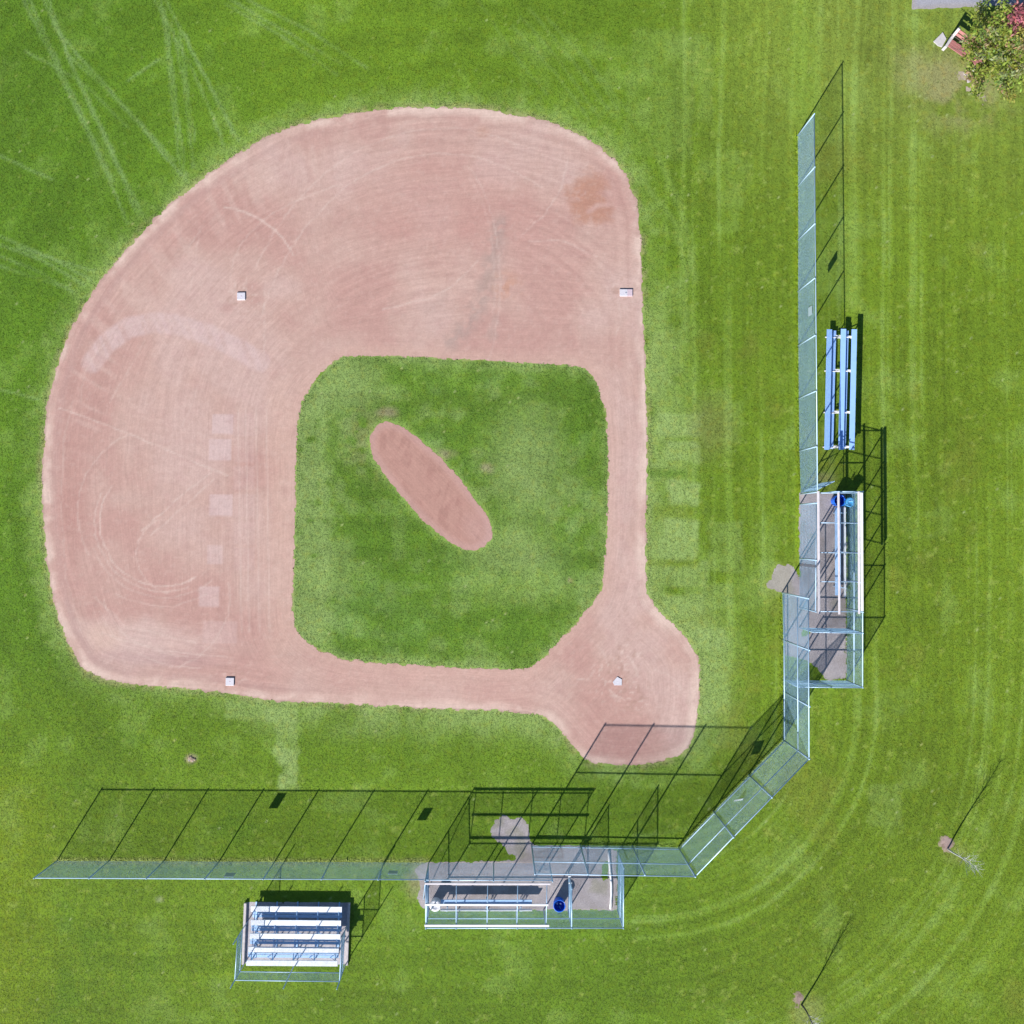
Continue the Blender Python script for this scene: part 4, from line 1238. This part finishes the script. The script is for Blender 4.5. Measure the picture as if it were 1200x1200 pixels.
def rock(name, label, px, py, r, mat, seed, zs=.6, cat='stone'):
    rg = np.random.default_rng(seed)
    import bmesh
    bm = bmesh.new()
    bmesh.ops.create_icosphere(bm, subdivisions=2, radius=r)
    for v in bm.verts:
        v.co *= 1 + rg.uniform(-.2, .2)
        v.co.z *= zs
    me = bpy.data.meshes.new(name); bm.to_mesh(me); bm.free()
    o = link(name, me, mat); o.location = at(px, py, r * zs * .5)
    return tag(o, label, cat)
rock('stone', 'small pale stone at the left foot of the leafy tree', 1131.5, 86, .10, M['stone'], 3)
rock('stone', 'small dull stone in the bare soil under the leafy tree', 1135, 94.5, .10, M['stone'], 4, .4)
def clump():
    p = at(225, 889)
    root = thing('soil_clump', 'small pale clump of dry soil alone on the lower left lawn', 'clump', p)
    rg = np.random.default_rng(8)
    import bmesh
    for k in range(7):
        bm = bmesh.new()
        bmesh.ops.create_icosphere(bm, subdivisions=1, radius=rg.uniform(.05, .10))
        off = Vector((rg.uniform(-.13, .13), rg.uniform(-.12, .12), .02))
        for v in bm.verts:
            v.co = Vector((v.co.x * rg.uniform(.8, 1.25), v.co.y * rg.uniform(.8, 1.25), v.co.z * .55)) + off
        me = bpy.data.meshes.new('clod'); bm.to_mesh(me); bm.free()
        link('clod', me, M['stone' if k in (2, 5) else 'soil'], root)
clump()

# ------------------------------------------------------------------ saplings
def sapling(label, px, py, h, mat_t, mat_b, seed, lean=(0, 0), spread=.55, bare=.42, n=24):
    p = at(px, py)
    rg = random.Random(seed)
    root = thing('sapling', label, 'tree', p, 'bare saplings on the lower right lawn')
    tr = []
    for i in range(9):
        t = i / 8
        tr.append(Vector((p.x + lean[0] * t + .03 * math.sin(t * 7 + seed), p.y + lean[1] * t + .03 * math.cos(t * 6 + seed), h * t - .03)))
    b = MB(p); b.tube(tr, [.042 * (1 - .85 * i / 8) + .004 for i in range(9)], 8); b.build('trunk', mat_t, root, True)
    b = MB(p)
    for k in range(n):
        t = bare + (1 - bare) * (k + rg.random()) / n * .97
        i = min(7, int(t * 8)); q = tr[i].lerp(tr[i + 1], t * 8 - i)
        a = k * 2.4 + rg.uniform(-.4, .4)
        L = h * (.34 - .24 * (t - bare) / (1 - bare)) * rg.uniform(.75, 1.15)
        d = Vector((math.cos(a) * spread, math.sin(a) * spread, rg.uniform(.7, 1.0))).normalized()
        m1 = q + d * L * .5 + Vector((rg.uniform(-.03, .03), rg.uniform(-.03, .03), 0)); e = q + d * L + Vector((0, 0, .06 * L))
        r0 = .009 * (1 - .5 * t) + .002
        b.tube([q, m1, e], [r0, r0 * .7, .0025], 5)
        for j in range(3):
            tt = .3 + .17 * j; s = q + (e - q) * tt
            aa = a + rg.uniform(-1.3, 1.3)
            dd = Vector((math.cos(aa), math.sin(aa), rg.uniform(.4, 1.1))).normalized()
            b.tube([s, s + dd * L * rg.uniform(.22, .42)], [.0038, .002], 4)
    o = b.build('branches', mat_b, root); o['kind'] = 'stuff'
    return root
sapling('leafless pale grey sapling in a mulch ring, the upper of two', 1110.3, 993.5, 3.25, M['sapling_pale'], M['sapling_pale'], 3, (.02, -.05), .6)
sapling('leafless dark-stemmed sapling at the bottom edge beside a mulch patch', 939.5, 1178, 3.1, M['sapling_dark'], M['sapling_pale'], 6, (-.05, .08), .40, .35)

# ------------------------------------------------------------------ leafy tree, top right
def leafy_tree():
    p = at(1146, 83)
    root = thing('leafy_tree', 'leafy tree turning yellow and red in the top right corner', 'tree', p)
    rg = random.Random(21)
    H = 4.6
    tr = [Vector((p.x + .08 * math.sin(i * .8), p.y + .06 * math.cos(i), H * .75 * i / 7 - .05)) for i in range(8)]
    b = MB(p); b.tube(tr, [.13 * (1 - .75 * i / 7) + .01 for i in range(8)], 10); b.build('trunk', M['bark'], root, True)
    b = MB(p)
    cl = []
    nb = 58
    for k in range(nb):
        t = .30 + .70 * k / nb
        i = min(6, int(t * 7)); q = tr[i].lerp(tr[i + 1], t * 7 - i)
        a = k * 2.399 + rg.uniform(-.3, .3)
        L = (2.45 - 1.35 * (t - .3) / .7) * rg.uniform(.75, 1.12)
        el = .25 + .75 * (t - .3) / .7 + rg.uniform(-.1, .15)
        d = Vector((math.cos(a) * math.cos(el), math.sin(a) * math.cos(el), math.sin(el)))
        e = q + d * L
        m1 = q + d * L * .55 + Vector((rg.uniform(-.1, .1), rg.uniform(-.1, .1), .08))
        b.tube([q, m1, e], [.035, .022, .007], 6)
        for s in (.45, .62, .78, .92, 1.04):
            j = Vector((rg.uniform(-.22, .22), rg.uniform(-.22, .22), rg.uniform(-.1, .16)))
            cl.append((q.lerp(e, s) + j, d))
            if s < 1:
                b.tube([q.lerp(e, s), q.lerp(e, s) + j * 1.1], [.010, .004], 4)
    b.build('limbs', M['bark'], root)
    # leaves: bent diamonds in clumps round the twigs
    g = np.random.default_rng(5)
    V, T, Cc = [], [], []
    red_c = at(1188, 37, 2.6)
    for c, d in cl:
        qx, qy = to_survey(np.array([c.x]), np.array([c.y]), c.z)
        if qx[0] < 1131 and 30 < qy[0] < 84: continue
        rel = (Vector((c.x, c.y, 0)) - Vector((red_c.x, red_c.y, 0))).length
        u = g.random()
        if rel < .78 or (rel < 1.05 and u < .35):
            col = np.array([(0.44, 0.16, 0.18), (0.46, 0.21, 0.19), (0.38, 0.12, 0.14)][g.integers(3)])
        elif u < .36: col = np.array((0.21, 0.26, 0.045))
        elif u < .56: col = np.array((0.22, 0.28, 0.05))
        elif u < .68: col = np.array((0.27, 0.27, 0.06))
        elif u < .76: col = np.array((0.30, 0.22, 0.12))
        elif u < .90: col = np.array((0.24, 0.27, 0.12))
        else: col = np.array((0.15, 0.22, 0.06))
        for k in range(int(g.integers(24, 38))):
            o = g.normal(0, .15, 3); o[2] *= .7
            ctr = np.array(c) + o
            a = g.uniform(0, 2 * math.pi); tilt = g.uniform(-.7, .7); roll = g.uniform(-.6, .6)
            L = g.uniform(.12, .24); w = L * g.uniform(.16, .27)
            f = np.array((math.cos(a) * math.cos(tilt), math.sin(a) * math.cos(tilt), math.sin(tilt)))
            s = np.array((-math.sin(a) * math.cos(roll), math.cos(a) * math.cos(roll), math.sin(roll)))
            n_ = np.cross(f, s)
            i = len(V)
            V += [ctr - f * L / 2, ctr + s * w - n_ * .012, ctr + f * L / 2 - n_ * .02, ctr - s * w - n_ * .012]
            T += [(i, i + 1, i + 2), (i, i + 2, i + 3)]
            cc = np.clip(col * 1.25 * g.uniform(.75, 1.3) * (1 + g.normal(0, .08, 3)), .01, .6)
            Cc += [cc] * 4
    me = np_mesh('crown', np.array(V) - np.array(p)[None], None, np.array(T))
    set_tint(me, np.array(Cc))
    o = link('crown', me, M['leaf'], root)
    o['kind'] = 'stuff'
    return root
leafy_tree()
